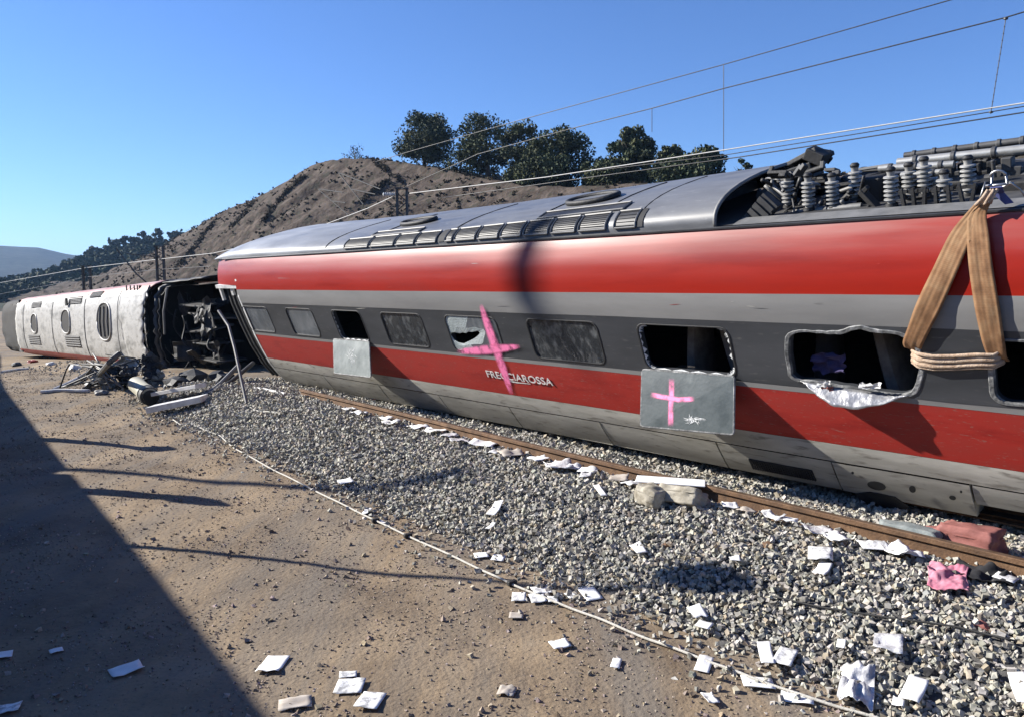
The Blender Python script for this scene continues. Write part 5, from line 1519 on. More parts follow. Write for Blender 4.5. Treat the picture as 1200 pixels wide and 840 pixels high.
    def oval(px, py, rx, ry, bars, label):
        c = c2(px, py, -.01); w_ = abs(c2(px + rx, py).x - c2(px - rx, py).x) / 2; h_ = abs(c2(px, py + ry).z - c2(px, py - ry).z) / 2
        pts = [(c.x + w_ * math.copysign(abs(math.cos(a)) ** .8, math.cos(a)), c.z + h_ * math.copysign(abs(math.sin(a)) ** .8, math.sin(a))) for a in np.linspace(0, 2 * math.pi, 25)[:-1]]
        m = MB(); m.add([(s, c2y(z) + .028, z) for s, z in pts] + [(c.x, c2y(c.z) + .028, c.z)], [(i, (i + 1) % 24, 24) for i in range(24)])
        o = tag(m.build('roof_opening', M['interior'], wreck, smooth_=True), label)
        m = MB(); m.tube([(s, c2y(z) + .03, z) for s, z in pts + pts[:1]], .035, 6); m.build('rim', M['c2_white'], o, smooth_=True)
        for k in range(bars):
            s = c.x - w_ * .55 + w_ * 1.1 * k / max(1, bars - 1); m = MB(); m.tube([(s, c2y(c.z - h_ * .8) + .05, c.z - h_ * .8), (s + .05 * nz(k, 1), c2y(c.z) + .06, c.z), (s, c2y(c.z + h_ * .8) + .05, c.z + h_ * .8)], .025, 6); m.build('bar', M['mid_metal'], o)
    oval(123, 377, 8, 22, 3, 'large barred oval roof opening'); oval(78, 377, 5, 14, 0, 'middle oval roof opening'); oval(41, 379, 3.4, 11, 0, 'far narrow oval roof opening')
    def grille(px, py, w_, h_, lab=None):
        a, b = c2(px - w_, py + h_), c2(px + w_, py - h_); m = MB(); s0, s1 = min(a.x, b.x), max(a.x, b.x); z0, z1 = min(a.z, b.z), max(a.z, b.z)
        m.grid(lambda s, z: Vector((s, c2y(z) + .026, z)), [s0, (s0 + s1) / 2, s1], list(np.linspace(z0, z1, 5))); o = m.build('roof_grille', M['mid_metal'], wreck)
        m = MB()
        for k in range(5): z = z0 + (z1 - z0) * (k + .5) / 5; m.tube([(s0, c2y(z) + .035, z), (s1, c2y(z) + .035, z)], .018, 5)
        m.build('slat', M['dark_metal'], o)
    for px, py, w_, h_ in ((86, 352, 7, 5), (86, 400, 8, 6), (41, 357, 5, 4), (41, 398, 6, 5), (108, 345, 6, 4)): grille(px, py, w_, h_)
    m = MB(); a = c2(79, 354); m.box(a + Vector((0, .04, 0)), (.25, .06, .3)); m.build('roof_opening', M['interior'], wreck)
    for x in (144, 149, 154, 158): m = MB(); a = c2(x, 339, -.1); m.box((a.x, c2y(a.z) + .03, a.z), (.06, .03, .24)); m.build('vent_slot', M['seam'], wreck)
    for x in (100, 62, 28, 139): m = MB(); s = c2(x, 378).x; m.tube([(s, c2y(z) + .024, z) for z in np.linspace(.3, 2.7, 14)], .014, 5); m.build('roof_seam', M['mid_metal'], wreck)
build_carriage()

# ------------------------------------------------------------------ wreckage on the ground
def bar(name, pix, r, m, label, cat, z=None, n=8, group=None, flat=None):
    pts = []
    for k, q in enumerate(pix):
        p = on_ground(q[0], q[1]) if len(q) < 3 else (on_plane(q[0], q[1], Vector((0, q[2], 0)), Vector((0, 1, 0))))
        if len(q) < 3: p.z += r * .9
        pts.append(p)
    o = pts[0].copy(); mb = MB(); mb.tube([p - o for p in pts], r, n)
    ob = mb.build(name, M[m], None, smooth_=True, angle=40, loc=o)
    tag(ob, label, cat, group); return ob
_g = on_ground(289, 474).y; _g2 = on_ground(235, 470).y
bar('bent_pipe', [(256, 364, _g + 1.2), (268, 382, _g + 1.0), (275, 408, _g + .6), (283, 445, _g + .3), (289, 474)], .03, 'mid_metal', 'long bent pale bar leaning from the coach end down to the ballast', 'metal bar')
bar('steel_bar', [(280, 428, _g2 + 1.4), (258, 450, _g2 + .7), (236, 470)], .05, 'mid_metal', 'left of two grey bars slanting down from the dark gap between carriages', 'metal bar')
bar('steel_bar', [(297, 425, _g2 + 1.5), (272, 446, _g2 + .8), (246, 464)], .045, 'dark_metal', 'right and darker of two bars slanting down from the gap between carriages', 'metal bar')
bar('white_conduit', [(299, 456), (312, 458), (334, 463)], .03, 'board', 'short white conduit on top of the ballast by the coach corner', 'conduit')
bar('slack_cable', [(289, 476), (300, 482), (325, 484), (350, 481), (396, 478)], .016, 'rope', 'pale cable curving over the ballast towards the rail end', 'cable')
bar('slack_cable', [(240, 480), (262, 478), (280, 480), (287, 488)], .013, 'rope', 'short pale cable end curled at the foot of the bent bar', 'cable')
bar('metal_slat', [(48, 461), (70, 459), (105, 460)], .045, 'board', 'pale slat lying flat on the dirt before the white carriage', 'slat')
bar('metal_slat', [(62, 458), (80, 450), (98, 441)], .04, 'board', 'pale slat propped at a slant beside the flat one', 'slat')
bar('metal_slat', [(2, 437), (20, 434), (34, 433)], .04, 'board', 'small pale slat at the far left picture edge', 'slat')
bar('twisted_rod', [(100, 458), (112, 446), (128, 425, _g2 + .6), (140, 414, _g2 + .8)], .06, 'dark_metal', 'dark twisted rod rising towards the torn carriage end', 'metal bar')
bar('twisted_rod', [(92, 445), (105, 437), (118, 434), (130, 436)], .05, 'mid_metal', 'grey bent rod curling in front of the dark twisted one', 'metal bar')

def build_pipe():
    a, b = on_ground(148, 462), on_ground(176, 476); a.z += .26; b.z += .22
    root = empty('broken_pipe', b - Vector((0, 0, .22)), None, 'thick yellowed pipe section with a dark open end on the ballast foot', 'pipe')
    o = root.location; d = (b - a).normalized(); a = b - d * 1.25; a.z += .12
    mb = MB(); mb.lathe(a - o, b - o, [(0, .16), (.05, .175), (.7, .175), (.72, .195), (.8, .195), (.81, .175), (1, .175)], 20); mb.build('barrel', M['pipe'], root, smooth_=True, angle=40)
    mb = MB(); mb.lathe(b - o + d * .004, b - o + d * .034, [(0, .135), (1, .138)], 18); mb.build('bore', M['interior'], root)
    mb = MB(); mb.lathe(b - o - d * .22, b - o + d * .03, [(0, .185), (.9, .195), (.91, .14), (.7, .13)], 20); mb.build('collar', M['black_metal'], root, smooth_=True, angle=40)
build_pipe()
def board(pix, wd, th, label, mm='board', lift=.04, stripe=None):
    a, b = on_ground(*pix[0]), on_ground(*pix[1]); c = (a + b) / 2; c.z += lift
    root = empty('white_board', c, None, label, 'board', 'white boards by the torn carriage')
    d = b - a; rot = d.to_track_quat('X', 'Z').to_matrix()
    mb = MB(); mb.box((0, 0, 0), (d.length, wd, th), rot); mb.build('panel', M[mm], root, bevel=.008)
    if stripe: mb = MB(); mb.box(rot @ Vector((0, -wd / 2 - .008, 0)), (d.length * .98, .016, th * .9), rot); mb.build('edge_strip', M[stripe], root)
board([(184, 473), (236, 464)], .3, .08, 'upper and narrower of two white boards beside the yellowed pipe', lift=.22)
board([(177, 486), (240, 473)], .42, .12, 'lower and thicker white board beside the yellowed pipe', lift=.12)

def build_heap():
    rnd = random.Random(9)
    c = on_ground(146, 452); root = empty('scrap_heap', c, None, 'heap of black crumpled metal fallen from the torn carriage end', 'scrap heap')
    for k in range(13):
        p = Vector((rnd.uniform(-.7, .9), rnd.uniform(-.4, .6), rnd.uniform(.05, .55))); s = rnd.uniform(.22, .45); sd = rnd.random() * 9; mb = MB()
        rot = Matrix.Rotation(rnd.uniform(-1.3, 1.3), 3, 'X') @ Matrix.Rotation(rnd.uniform(-1.3, 1.3), 3, 'Y')
        mb.grid(lambda a, b: p + rot @ Vector((a * s * (1 + .4 * nz(b * 2, a, sd + 2)), b * s * .7 * (1 + .4 * nz(a * 2, b, sd + 5)), .55 * s * nz(a * 1.8, b * 1.8, sd) + .2 * s * nz(a * 5, b * 5, sd))), list(np.linspace(-1, 1, 13)), list(np.linspace(-1, 1, 11)))
        mb.build('crumpled_sheet', M[rnd.choice(('black_metal', 'dark_metal', 'dark_metal', 'grey_low'))], root, solid=.012)
    for k in range(18):
        a = Vector((rnd.uniform(-1.2, 1), rnd.uniform(-.6, .4), rnd.uniform(.1, .8))); b = Vector((rnd.uniform(-1.4, 1.2), rnd.uniform(-.8, .2), .05)); mb = MB()
        mb.tube([a, (a + b) / 2 + Vector((rnd.uniform(-.2, .2), 0, rnd.uniform(0, .3))), b], rnd.choice((.012, .02, .03)), 6); mb.build('bent_rod', M[rnd.choice(('black_metal', 'dark_metal', 'mid_metal'))], root, smooth_=True)
build_heap()
def chunk(x, y, r, m, label, cat='debris piece', name='debris_chunk', flat=.6, group='small wreckage pieces on the dirt'):
    p = on_ground(x, y); sd = x * .37; bm = bmesh.new(); bmesh.ops.create_icosphere(bm, subdivisions=2, radius=r)
    for v in bm.verts:
        k = 1 + .55 * noise.noise(v.co * (1.6 / r) + Vector((sd, y, 0))); v.co *= k; v.co.z *= flat
        if v.co.z < -r * .25: v.co.z = -r * .25
    me = bpy.data.meshes.new(name); bm.to_mesh(me); bm.free(); me.materials.append(M[m])
    o = bpy.data.objects.new(name, me); C.objects.link(o); o.location = p + Vector((0, 0, r * .2)); o.rotation_euler = (0, 0, sd)
    tag(o, label, cat, group); return o
for x, y, r, m, lab in ((112, 452, .22, 'dark_metal', 'dark lump left of the scrap heap'), (118, 462, .16, 'mid_metal', 'grey lump on the dirt in front of the scrap heap'), (88, 433, .2, 'board', 'white fragment close under the white roof'),
                        (38, 425, .18, 'c2_red', 'reddish fragment under the far part of the white roof'), (206, 452, .3, 'black_metal', 'black lump behind the white boards'), (20, 429, .2, 'dark_metal', 'dark fragment near the far left picture edge'),
                        (60, 428, .15, 'board', 'small white fragment under the middle roof opening'), (228, 446, .35, 'black_metal', 'large black lump in the gap under the torn shell'), (260, 447, .3, 'black_metal', 'black lump in the shadow by the coach portal')):
    chunk(x, y, r, m, lab)

for x, y, r, m, lab in ((868, 592, .05, 'black_metal', 'small dark fragment on the ballast just right of the cream padding'), (925, 598, .05, 'dark_metal', 'grey fragment lying between the near rail and the holed skirt panel'), (1090, 652, .06, 'black_cloth', 'black scrap against the rail below the red cushion'), (1040, 641, .05, 'paper_tan', 'tan scrap on the ballast left of the grey bundle'),
                        (900, 640, .05, 'rust', 'brown rusty lump on the open ballast left of the crumpled white paper'), (640, 585, .04, 'dark_metal', 'dark bit on the middle of the ballast slope'), (1150, 735, .05, 'brick_red', 'red foam bit on the ballast at the right'), (780, 640, .035, 'rust', 'small rusty bit near the lone white square'), (1090, 790, .05, 'black_cloth', 'black bit among the stones at the lower right'), (720, 700, .035, 'cream', 'yellowish foam bit right of the booklet')):
    chunk(x, y, r, m, lab, flat=.7, group='small wreckage pieces on the ballast')
# ------------------------------------------------------------------ things dropped on the ballast
def cloth(name, x, y, wpx, hpx, m, label, cat, h=.06, seed=0.0, nu=20, lift=.03, group=None, solid=.004, crump=1.0):
    p = on_ground(x, y); dep = p.y; W_ = wpx * dep / F; el = math.atan2(CZ - p.z, dep); H_ = hpx * dep / F / max(.12, math.sin(el))
    vx = Vector((p.x, p.y, 0)).normalized(); rx = Vector((vx.y, -vx.x, 0)); mb = MB()
    def fn(a, b):
        e = 1 + .25 * nz(a * 1.3, b * 1.3, seed + 9); q = p + rx * (a * W_ / 2 * e) + vx * (b * H_ / 2 * e)
        z = gh(q) + lift + h * crump * (.45 + nz(a * 1.7, b * 1.7, seed) + .35 * abs(nz(a * 3.4, b * 3.4, seed + 4))) * (1 - .5 * (a * a + b * b) / 2)
        q.z = max(z, gh(q) + .012); return q - p
    mb.grid(fn, list(np.linspace(-1, 1, nu)), list(np.linspace(-1, 1, nu)))
    o = mb.build(name, M[m], None, smooth_=True, loc=p, solid=solid); tag(o, label, cat, group); return o
cloth('pink_cloth', 1110, 684, 44, 24, 'pink_cloth', 'crumpled pink cloth on the ballast beside the rail', 'cloth', .07, 1, lift=.05, nu=28)
cloth('black_cloth', 1152, 679, 56, 20, 'black_cloth', 'dark crumpled cloth between the pink cloth and the rail', 'cloth', .07, 4, lift=.04)
def cushion(x, y, size, yaw, m, label, name, cat, tilt=(0, 0), puff=.35, extra=None, lift=0):
    p = on_ground(x, y); root = empty(name, p, None, label, cat); bm = bmesh.new(); bmesh.ops.create_cube(bm, size=2.0)
    bmesh.ops.subdivide_edges(bm, edges=bm.edges, cuts=11, use_grid_fill=True)
    rot = Matrix.Rotation(yaw, 3, 'Z') @ Matrix.Rotation(tilt[0], 3, 'X') @ Matrix.Rotation(tilt[1], 3, 'Y')
    for v in bm.verts:
        c = v.co.copy(); l = max(abs(c.x), abs(c.y), abs(c.z)); s = Vector((c.x, c.y, c.z)); sph = s.normalized() * 1.18; s = s.lerp(sph, puff)
        s *= 1 + .16 * noise.noise(s * 1.7 + Vector((x, 0, 0))) + .07 * noise.noise(s * 5 + Vector((x, 0, 3)))
        v.co = rot @ Vector((s.x * size[0] / 2, s.y * size[1] / 2, s.z * size[2] / 2)) + Vector((0, 0, size[2] / 2 * .85 + lift))
    me = bpy.data.meshes.new('padding'); bm.to_mesh(me); bm.free(); me.materials.append(M[m]); me.polygons.foreach_set('use_smooth', [True] * len(me.polygons))
    o = bpy.data.objects.new('padding', me); C.objects.link(o); o.parent = root
    mb = MB(); lp = []
    for a in np.linspace(0, 2 * math.pi, 33): lp.append(rot @ Vector((size[0] * .49 * math.copysign(abs(math.cos(a)) ** .35, math.cos(a)), size[1] * .49 * math.copysign(abs(math.sin(a)) ** .35, math.sin(a)), size[2] * .18)) + Vector((0, 0, size[2] / 2 * .85 + lift)))
    mb.tube(lp, .009, 5); mb.build('piping', M[m], root)
    return root
TY = TAZ
cushion(1137, 646, (.42, .28, .24), TY + 1.5, 'brick_red', 'brick red seat cushion lying just behind the rail', 'seat_cushion', 'seat cushion', (.1, .05), .06)
cushion(1103, 638, (.24, .2, .16), TY + 1.2, 'brick_red', 'small torn red padding at the left of the red cushion', 'torn_padding', 'padding', (.2, .1), .4)
cushion(1066, 634, (.5, .24, .16), TY + 1.6, 'grey_bag', 'grey green fabric bundle behind the rail left of the red cushion', 'fabric_bundle', 'bundle', (.1, .02), .45)
cushion(764, 590, (.3, .26, .2), TY + 1.5, 'cream', 'rounded cream padding under the white sheet near the rail', 'torn_padding', 'padding', (.1, -.1), .5)
cushion(802, 592, (.42, .3, .18), TY + 1.6, 'cream', 'flatter dirty cream padding right of the rounded one', 'torn_padding', 'padding', (.5, .1), .3)
board([(745, 579), (826, 585)], .26, .014, 'long pale panel resting on cream padding beside the rail', 'paper', lift=.17)

# ------------------------------------------------------------------ papers
def paper(x, y, wpx, hpx, label, m='paper', yaw=None, curl=.25, lift=.012, group='papers scattered on the ground', name='paper_sheet', seed=None):
    p = on_ground(x, y)
    if 'rail' in group:
        s_, L_ = st(p)
        if L_ > RAIL_L - .17: p = tw(s_ + random.uniform(-.12, .12), RAIL_L - .16 - .22 * random.random() ** 2, 0); p.z = gh(p)
    dep = math.hypot(p.y, CZ - p.z); W_ = wpx * dep / F; el = math.atan2(CZ - p.z, p.y); H_ = min(hpx * dep / F / max(.2, math.sin(el)), .62)
    sd = x * .113 + y * .071 if seed is None else seed
    yaw = random.uniform(-.45, .45) if yaw is None else yaw
    W_ *= .72; H_ *= .68; curl *= .5
    vx = Vector((p.x, p.y, 0)).normalized(); rx = Vector((vx.y, -vx.x, 0)); ca, sa = math.cos(yaw), math.sin(yaw)
    onb = st(p)[1] > EDGE_L
    tx, ty = random.uniform(-.08, .08), random.uniform(-.08, .10)
    def fn(a, b):
        u, v = a * W_ / 2, b * H_ / 2; q = p + rx * (u * ca - v * sa) + vx * (u * sa + v * ca)
        z = gh(p) + (.08 if onb else lift + .008) + u * tx + v * ty + curl * min(W_, .35) * (.5 * nz(a * .9, b * .9, sd) + .25 * nz(a * 2.3, b * 2.3, sd + 3)) + .25 * curl * min(W_, .3) * a * a * math.sin(sd)
        q.z = max(z, gh(q) + (.07 if onb else .013)); return q - p
    mb = MB(); mb.grid(fn, list(np.linspace(-1, 1, 7)), list(np.linspace(-1, 1, 7)))
    o = mb.build(name, M[m], None, smooth_=True, loc=p, solid=.003); tag(o, label, 'paper', group); return o
PAP = [
 (320, 780, 36, 24, 'crumpled white paper on the dirt, nearest the straight shadow edge', 'paper', .7), (346, 826, 48, 18, 'soiled pale paper on the dirt at the bottom, beside the shadow edge', 'paper_tan', .4),
 (148, 786, 44, 17, 'largest pale paper lying inside the dark shadow', 'paper', .4), (66, 764, 18, 6, 'tiny paper scrap inside the dark shadow', 'paper', .2), (4, 769, 24, 12, 'paper in the shadow at the left edge, upper of two', 'paper', .3), (6, 833, 40, 14, 'paper in the shadow at the bottom left corner', 'paper', .3),
 (410, 806, 42, 18, 'printed grey paper lying over another sheet near the bottom', 'paper_print', .3), (408, 793, 26, 10, 'narrow sheet sticking out behind the printed grey paper', 'paper_print', .2), (434, 823, 36, 24, 'square printed grey sheet right of the overlapping pair', 'paper_print', .15),
 (594, 811, 26, 14, 'pinkish crumpled scrap alone on the brown dirt', 'paper_tan', .9), (656, 757, 28, 13, 'white folded paper on the brown dirt below the rope', 'paper', .3), (605, 723, 22, 9, 'cream card on the dirt just below the rope', 'paper_tan', .1),
 (722, 779, 14, 15, 'small upright white scrap on the dirt', 'paper', .9), (832, 821, 18, 16, 'thin white scrap on the dirt right at the ballast edge', 'paper', .6),
 (564, 652, 22, 9, 'left of two small white papers at the ballast foot', 'paper', .2), (584, 655, 20, 9, 'right of two small white papers at the ballast foot', 'paper', .2), (608, 701, 22, 12, 'leftmost grey card in the cluster across the rope', 'paper_print', .15), (635, 694, 30, 11, 'broad white sheet at the back of the cluster across the rope', 'paper', .3),
 (630, 703, 24, 13, 'grey folded card at the front of the cluster across the rope', 'paper_print', .3), (648, 704, 16, 9, 'small grey card at the right of the cluster across the rope', 'paper_print', .2), (691, 697, 26, 19, 'white booklet with a dark spine line on the ballast foot', 'paper', .15), (670, 700, 16, 10, 'white scrap between the cluster and the booklet', 'paper', .4),
 (580, 605, 15, 15, 'white paper high on the shaded ballast slope', 'paper', .3), (748, 652, 18, 12, 'lone white square in the middle of the ballast slope', 'paper', .15), (703, 583, 10, 16, 'small upright scrap just below the rail, left of the cream padding', 'paper', .5), (575, 625, 8, 9, 'tiny scrap below the paper on the shaded ballast slope', 'paper', .4),
 (817, 727, 22, 16, 'crumpled paper above the small card on the right ballast', 'paper', .9), (825, 743, 22, 10, 'small white card below the crumpled paper on the ballast', 'paper', .1), (861, 665, 16, 7, 'small bluish paper inside the dark patch of shade on the ballast', 'paper', .2),
 (961, 659, 36, 17, 'crumpled white bag like paper on the ballast below the rail', 'paper', 1.0), (963, 679, 20, 17, 'clean white square just below the crumpled bag like paper', 'paper', .12), (825, 780, 22, 22, 'white paper caught across the rope', 'paper', .35), (897, 777, 20, 30, 'tall white sheet above the rope, left of a pair', 'paper', .15),
 (920, 781, 27, 22, 'white sheet right beside the tall sheet', 'paper', .25), (888, 802, 46, 18, 'wide white sheet lying against the rope', 'paper', .2), (934, 821, 46, 14, 'wide white sheet below the rope at the bottom', 'paper', .3), (1070, 822, 28, 30, 'large white paper at the bottom right', 'paper', .35),
 (1178, 688, 30, 13, 'white sheet at the right edge below the rail', 'paper', .2), (985, 767, 12, 12, 'small white scrap among the stones right of the paired sheets', 'paper', .5), (405, 570, 22, 6, 'thin white strip at the shaded ballast foot', 'paper', .2), (430, 600, 10, 10, 'white scrap touching the rope where the shade crosses', 'paper', .5), (447, 613, 10, 6, 'tiny white knot of paper on the rope', 'paper', .6),
 (1195, 822, 22, 34, 'white paper cut by the right picture edge', 'paper', .3), (1040, 768, 40, 22, 'half buried grey plastic sheet among the right stones', 'plastic', 1.0), (1052, 836, 16, 12, 'small scrap left of the large bottom right paper', 'paper', .6)]
for _k, a in enumerate(PAP):
    if a[5] == 'paper' and _k % 4 == 1: a = a[:5] + ('paper_print',) + a[6:]
    paper(a[0], a[1], a[2], a[3], a[4], a[5], None, a[6])
cloth('plastic_bag', 1003, 816, 38, 36, 'plastic', 'shiny crumpled plastic bag at the bottom among the stones', 'plastic bag', .09, 6, lift=.05)
# strips of paper blown against the rail
RP = [(416, 481, 20, 4), (438, 487, 22, 4), (462, 493, 20, 5), (482, 498, 26, 5), (505, 502, 30, 6), (520, 510, 34, 7), (543, 513, 22, 5), (566, 517, 26, 6), (590, 523, 42, 9), (618, 532, 36, 8), (640, 540, 28, 7), (655, 553, 42, 10), (690, 548, 24, 7), (690, 556, 28, 8), (726, 565, 30, 8), (744, 571, 24, 7), (852, 599, 24, 7),
      (880, 600, 26, 7), (905, 607, 34, 7), (945, 618, 34, 7), (958, 630, 44, 13), (1000, 633, 34, 11), (1025, 648, 46, 15), (1052, 656, 50, 13), (1082, 660, 34, 10), (1064, 644, 30, 6), (600, 530, 16, 5), (672, 543, 22, 6), (708, 557, 18, 5)]
ORD = 'first second third fourth fifth sixth seventh eighth ninth tenth eleventh twelfth thirteenth fourteenth fifteenth sixteenth seventeenth eighteenth nineteenth twentieth twenty-first twenty-second twenty-third twenty-fourth twenty-fifth twenty-sixth twenty-seventh twenty-eighth twenty-ninth'.split()
for _k, (x, y, a, b) in enumerate(sorted(RP)): paper(x, y, a, b, ORD[_k] + ' white scrap along the near rail, counted from its far end', random.choice(('paper', 'paper', 'paper_tan', 'plastic', 'paper_print')), random.uniform(-1.1, .5), .8, group='paper scraps along the near rail')

# ------------------------------------------------------------------ rope along the ballast foot
def build_rope():
    pix = [(203, 493), (212, 499), (224, 497), (240, 505), (258, 512), (275, 527), (320, 552), (360, 572), (400, 592), (440, 612), (500, 640), (560, 668), (600, 687), (650, 708), (700, 727), (760, 752), (830, 778), (880, 797), (950, 822), (1010, 840), (1100, 868)]
    pts = [on_ground(*q) for q in pix]; out = []
    for i in range(len(pts) - 1):
        for k in range(5):
            p = pts[i].lerp(pts[i + 1], k / 5); p.z = gh(p) + .024 + .003 * math.sin(i * 5 + k); out.append(p)
    mb = MB(); mb.tube(out, .011, 7)
    root = empty('long_rope', (0, 0, 0), None, 'long pale rope running along the foot of the ballast', 'rope')
    mb.build('rope_line', M['rope'], root, smooth_=True)
    for x, y in ((600, 686), (440, 612), (478, 630)):
        p = on_ground(x, y); mb = MB(); mb.box((p.x, p.y, p.z + .03), (.09, .05, .045), Matrix.Rotation(.6, 3, 'Z')); mb.build('clamp', M['rubber'], root, bevel=.01)
build_rope()
def loose_cable(pix, r, m, label, dz=.05):
    pts = [on_ground(*q) for q in pix]; out = []
    for i in range(len(pts) - 1):
        for k in range(5): p = pts[i].lerp(pts[i + 1], k / 5); p.z = gh(p) + dz; out.append(p)
    o = out[0].copy(); mb = MB(); mb.tube([p - o for p in out], r, 6); tag(mb.build('loose_cable', M[m], None, smooth_=True, loc=o), label, 'cable')
loose_cable([(905, 705), (960, 718), (1040, 731), (1120, 742), (1210, 764)], .008, 'cable', 'thin black cable lying across the ballast at the right')
loose_cable([(455, 588), (520, 604), (570, 622), (640, 665)], .008, 'cable', 'thin dark cable half buried at the ballast foot', .02)

# ------------------------------------------------------------------ things that stand left of the view and throw the shadows on the path
def build_parked():
    a, b = on_z(325, 840, 0), on_z(0, 445, 0); H = 3.9
    off = SUN_H * (H / math.tan(SUN_EL)); a2, b2 = a + off, b + off; d = (b2 - a2); d.z = 0; d.normalize()
    side = Vector((-d.y, d.x, 0))
    if side.x > 0: side = -side
    m = Matrix(((d.x, side.x, 0, a2.x), (d.y, side.y, 0, a2.y), (0, 0, 1, 0), (0, 0, 0, 1)))
    root = empty('parked_train', mtx=m, label='pale parked passenger train beside the path, throwing the straight shadow', cat='train')
    prof = [(.10, .75), (0, 1.2), (0, 3.0), (.02, 3.86), (.05, H), (.5, H + .02), (1.4, H + .06), (2.3, H + .02), (2.8, H), (2.85, 3), (2.85, 1.2), (2.75, .75)]
    for s0, s1 in ((-16, 7.6), (8.0, 31.6), (32.0, 56)):
        mb = MB(); mb.grid(lambda s, j: Vector((s, prof[int(j)][0], prof[int(j)][1])), [s0, s1], list(range(len(prof))))
        for s in (s0, s1): mb.add([(s, y, z) for y, z in prof], [tuple(range(len(prof)))])
        bd = mb.build('coach_body', M['coach_white'], root)
        for k in range(11):
            s = s0 + 1.6 + k * 2.0
            if s + 1.3 > s1: break
            w_ = MB(); w_.box((s + .65, -.004, 2.35), (1.3, .02, .8)); w_.build('window', M['glass'], bd)
        u = MB(); u.box(((s0 + s1) / 2, 1.4, .5), (s1 - s0, 2.4, .7)); u.build('underframe', M['black_metal'], root)
    g = MB(); g.box((7.8, 1.42, 2.4), (.6, 2.4, 2.95)); g.box((31.8, 1.42, 2.4), (.6, 2.4, 2.95)); g.build('gangway', M['rubber'], root)
build_parked()
def build_lamp():
    c = on_ground(830, 680); k = 9.4; top = c + SUN_H * k; top.z = c.z + k * math.tan(SUN_EL)
    root = empty('work_lamp', (top.x, top.y, 0), None, 'tall work lamp on a thin pole standing left of the path', 'work lamp')
    mb = MB(); mb.tube([(0, 0, 0), (0, 0, top.z - .1)], [.045, .035], 10); mb.build('pole', M['mast'], root, smooth_=True)
    for k in range(3):
        mb = MB(); a = 2.1 * k; mb.tube([(0, 0, .8), (.6 * math.cos(a), .6 * math.sin(a), .02)], .02, 6); mb.build('leg', M['mast'], root)
    yaw = math.atan2(TD.y, TD.x) + .35
    for k in range(4):
        mb = MB(); rot = Matrix.Rotation(yaw, 3, 'Z'); mb.box(rot @ Vector(((k - 1.5) * .29, 0, .10 * (k - 1.5))) + Vector((0, 0, top.z)), (.27, .16, .34), rot); mb.build('lamp_head', M['dark_metal'], root, bevel=.02)
build_lamp()
def build_post(tip, hgt, wd, label):  # unseen posts added as stand-ins for people whose shadows cross the path
    t = on_ground(*tip); base = t + SUN_H * (hgt / math.tan(SUN_EL)); g = gh(base)
    root = empty('shadow_post', (base.x, base.y, g), None, label, 'shadow post', 'added shadow posts left of the path')
    mb = MB(); mb.box((0, 0, (hgt - .4) / 2), (wd, wd * .5, hgt - .4), taper=.8); mb.build('post', M['concrete'], root, bevel=.02)
    mb = MB(); mb.lathe((0, 0, hgt - .4), (0, 0, hgt), [(0, wd * .3), (.2, wd * .42), (.7, wd * .38), (1, wd * .12)], 10); mb.build('head', M['concrete'], root, smooth_=True)
build_post((205, 526), 2.6, .42, 'farther unseen post added to throw a standing figure shadow'); build_post((262, 591), 2.5, .40, 'nearer unseen post added to throw a standing figure shadow')
def build_big_mast():
    t = on_ground(556, 553); H = 9.0; base = t + SUN_H * (H / math.tan(SUN_EL)); g = gh(base)
    root = empty('trackside_mast', (base.x, base.y, g), None, 'steel lattice mast standing left of the path, throwing the soft band of shade', 'catenary mast')
    H = H + t.z - g; mb = MB()
    for dx in (-.08, .08): mb.box((dx, 0, H / 2), (.05, .12, H))
    mb.build('upright', M['mast'], root)
    mb = MB(); z = .2; k = 0
    while z < H - .5: mb.box((0, 0, z + .2), (.18, .02, .07), Matrix.Rotation(.9 if k % 2 else -.9, 3, 'Y')); z += .38; k += 1
    mb.build('lattice', M['mast'], root)
build_big_mast()
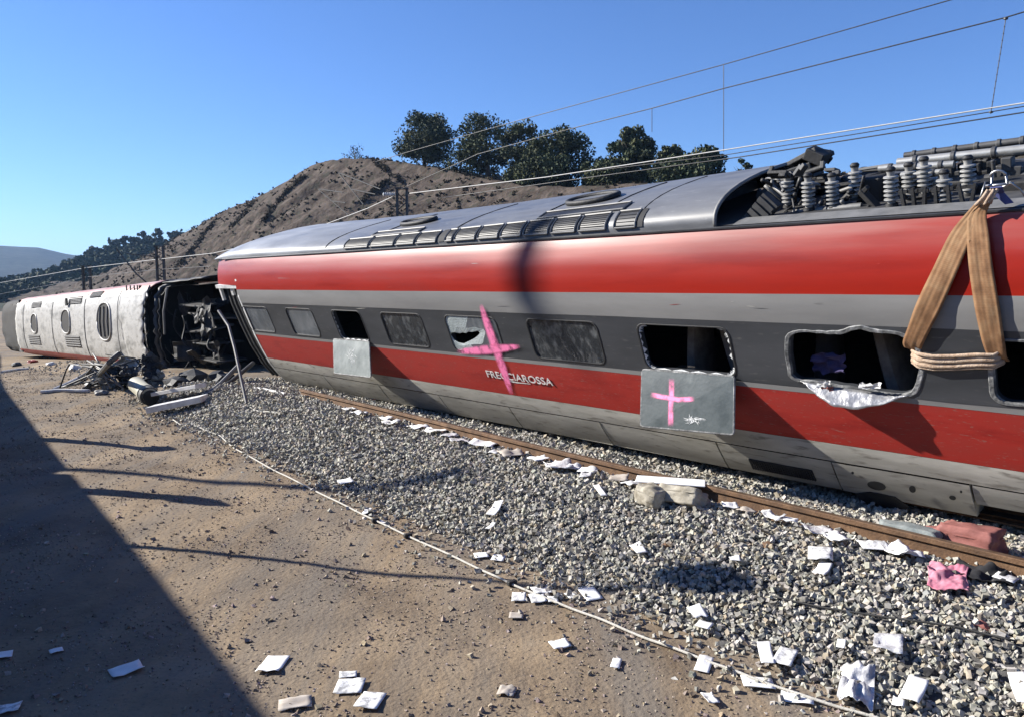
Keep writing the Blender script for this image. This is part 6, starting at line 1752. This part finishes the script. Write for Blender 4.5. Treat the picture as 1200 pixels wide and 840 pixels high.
def build_crane():  # unseen crane added so its hook block throws a soft shadow on the coach
    p = CAR @ car_hit(612, 310); k = 30.0; c = p + SUN_H * k; c.z = p.z + k * math.tan(SUN_EL)
    side = Vector((-SUN_H.y, SUN_H.x, 0))
    if side.y > 0: side = -side
    base = c + side * 12 + SUN_H * 2; g = gh(base)
    root = empty('shadow_crane', (base.x, base.y, g), None, 'unseen tall crane added left of the path, its hook block shading the red coach side', 'crane')
    o = Vector((base.x, base.y, g)); top = Vector((0, 0, c.z - g + 6)); tip = c - o + Vector((0, 0, 5))
    mb = MB(); mb.box((0, 0, .9), (2.6, 6.0, 1.0)); mb.box((0, 1.8, 2.0), (2.2, 1.8, 1.4)); mb.build('carrier', M['pipe'], root, bevel=.08)
    for x in (-1.2, 1.2):
        for y in (-2.2, -.8, .8, 2.2): w_ = MB(); w_.lathe((x - .2, y, .5), (x + .2, y, .5), [(0, .42), (.1, .5), (.9, .5), (1, .42)], 16); w_.build('wheel', M['rubber'], root)
    mb = MB()
    for dx, dy in ((-.25, -.25), (.25, -.25), (.25, .25), (-.25, .25)): mb.tube([(dx, dy, 1.3), (dx * .8, dy * .8, top.z)], .06, 6)
    z = 1.5; kk = 0
    while z < top.z - 1: mb.tube([(-.25, -.25, z), (.25, -.25, z + .5)], .025, 5); mb.tube([(.25, .25, z), (-.25, .25, z + .5)], .025, 5); z += .5
    mb.build('tower', M['pipe'], root)
    mb = MB(); mb.tube([top, tip], [.22, .12], 8); mb.build('jib', M['pipe'], root)
    h = c - o; mb = MB(); mb.tube([tip, h + Vector((0, 0, .6))], .02, 6); mb.build('hoist_cable', M['cable'], root)
    mb = MB(); mb.lathe(h + Vector((0, 0, -.9)), h + Vector((0, 0, .9)), [(0, .06), (.15, .12), (.25, .155), (.85, .16), (.95, .12), (1, .05)], 16); mb.build('hook_block', M['dark_metal'], root, smooth_=True, angle=40)
build_crane()

# ------------------------------------------------------------------ air
def build_haze():
    m = bpy.data.materials.new('haze'); m.use_nodes = True; nt = m.node_tree; nt.nodes.clear()
    out = nt.nodes.new('ShaderNodeOutputMaterial'); v = nt.nodes.new('ShaderNodeVolumePrincipled')
    v.inputs['Color'].default_value = (.38, .62, 1.0, 1); v.inputs['Density'].default_value = .00016; v.inputs['Anisotropy'].default_value = .2
    nt.links.new(v.outputs[0], out.inputs['Volume'])
    mb = MB(); mb.box((1000, 1000, 40), (13000, 13000, 240)); o = mb.build('haze', m); tag(o, kind='stuff')
build_haze()
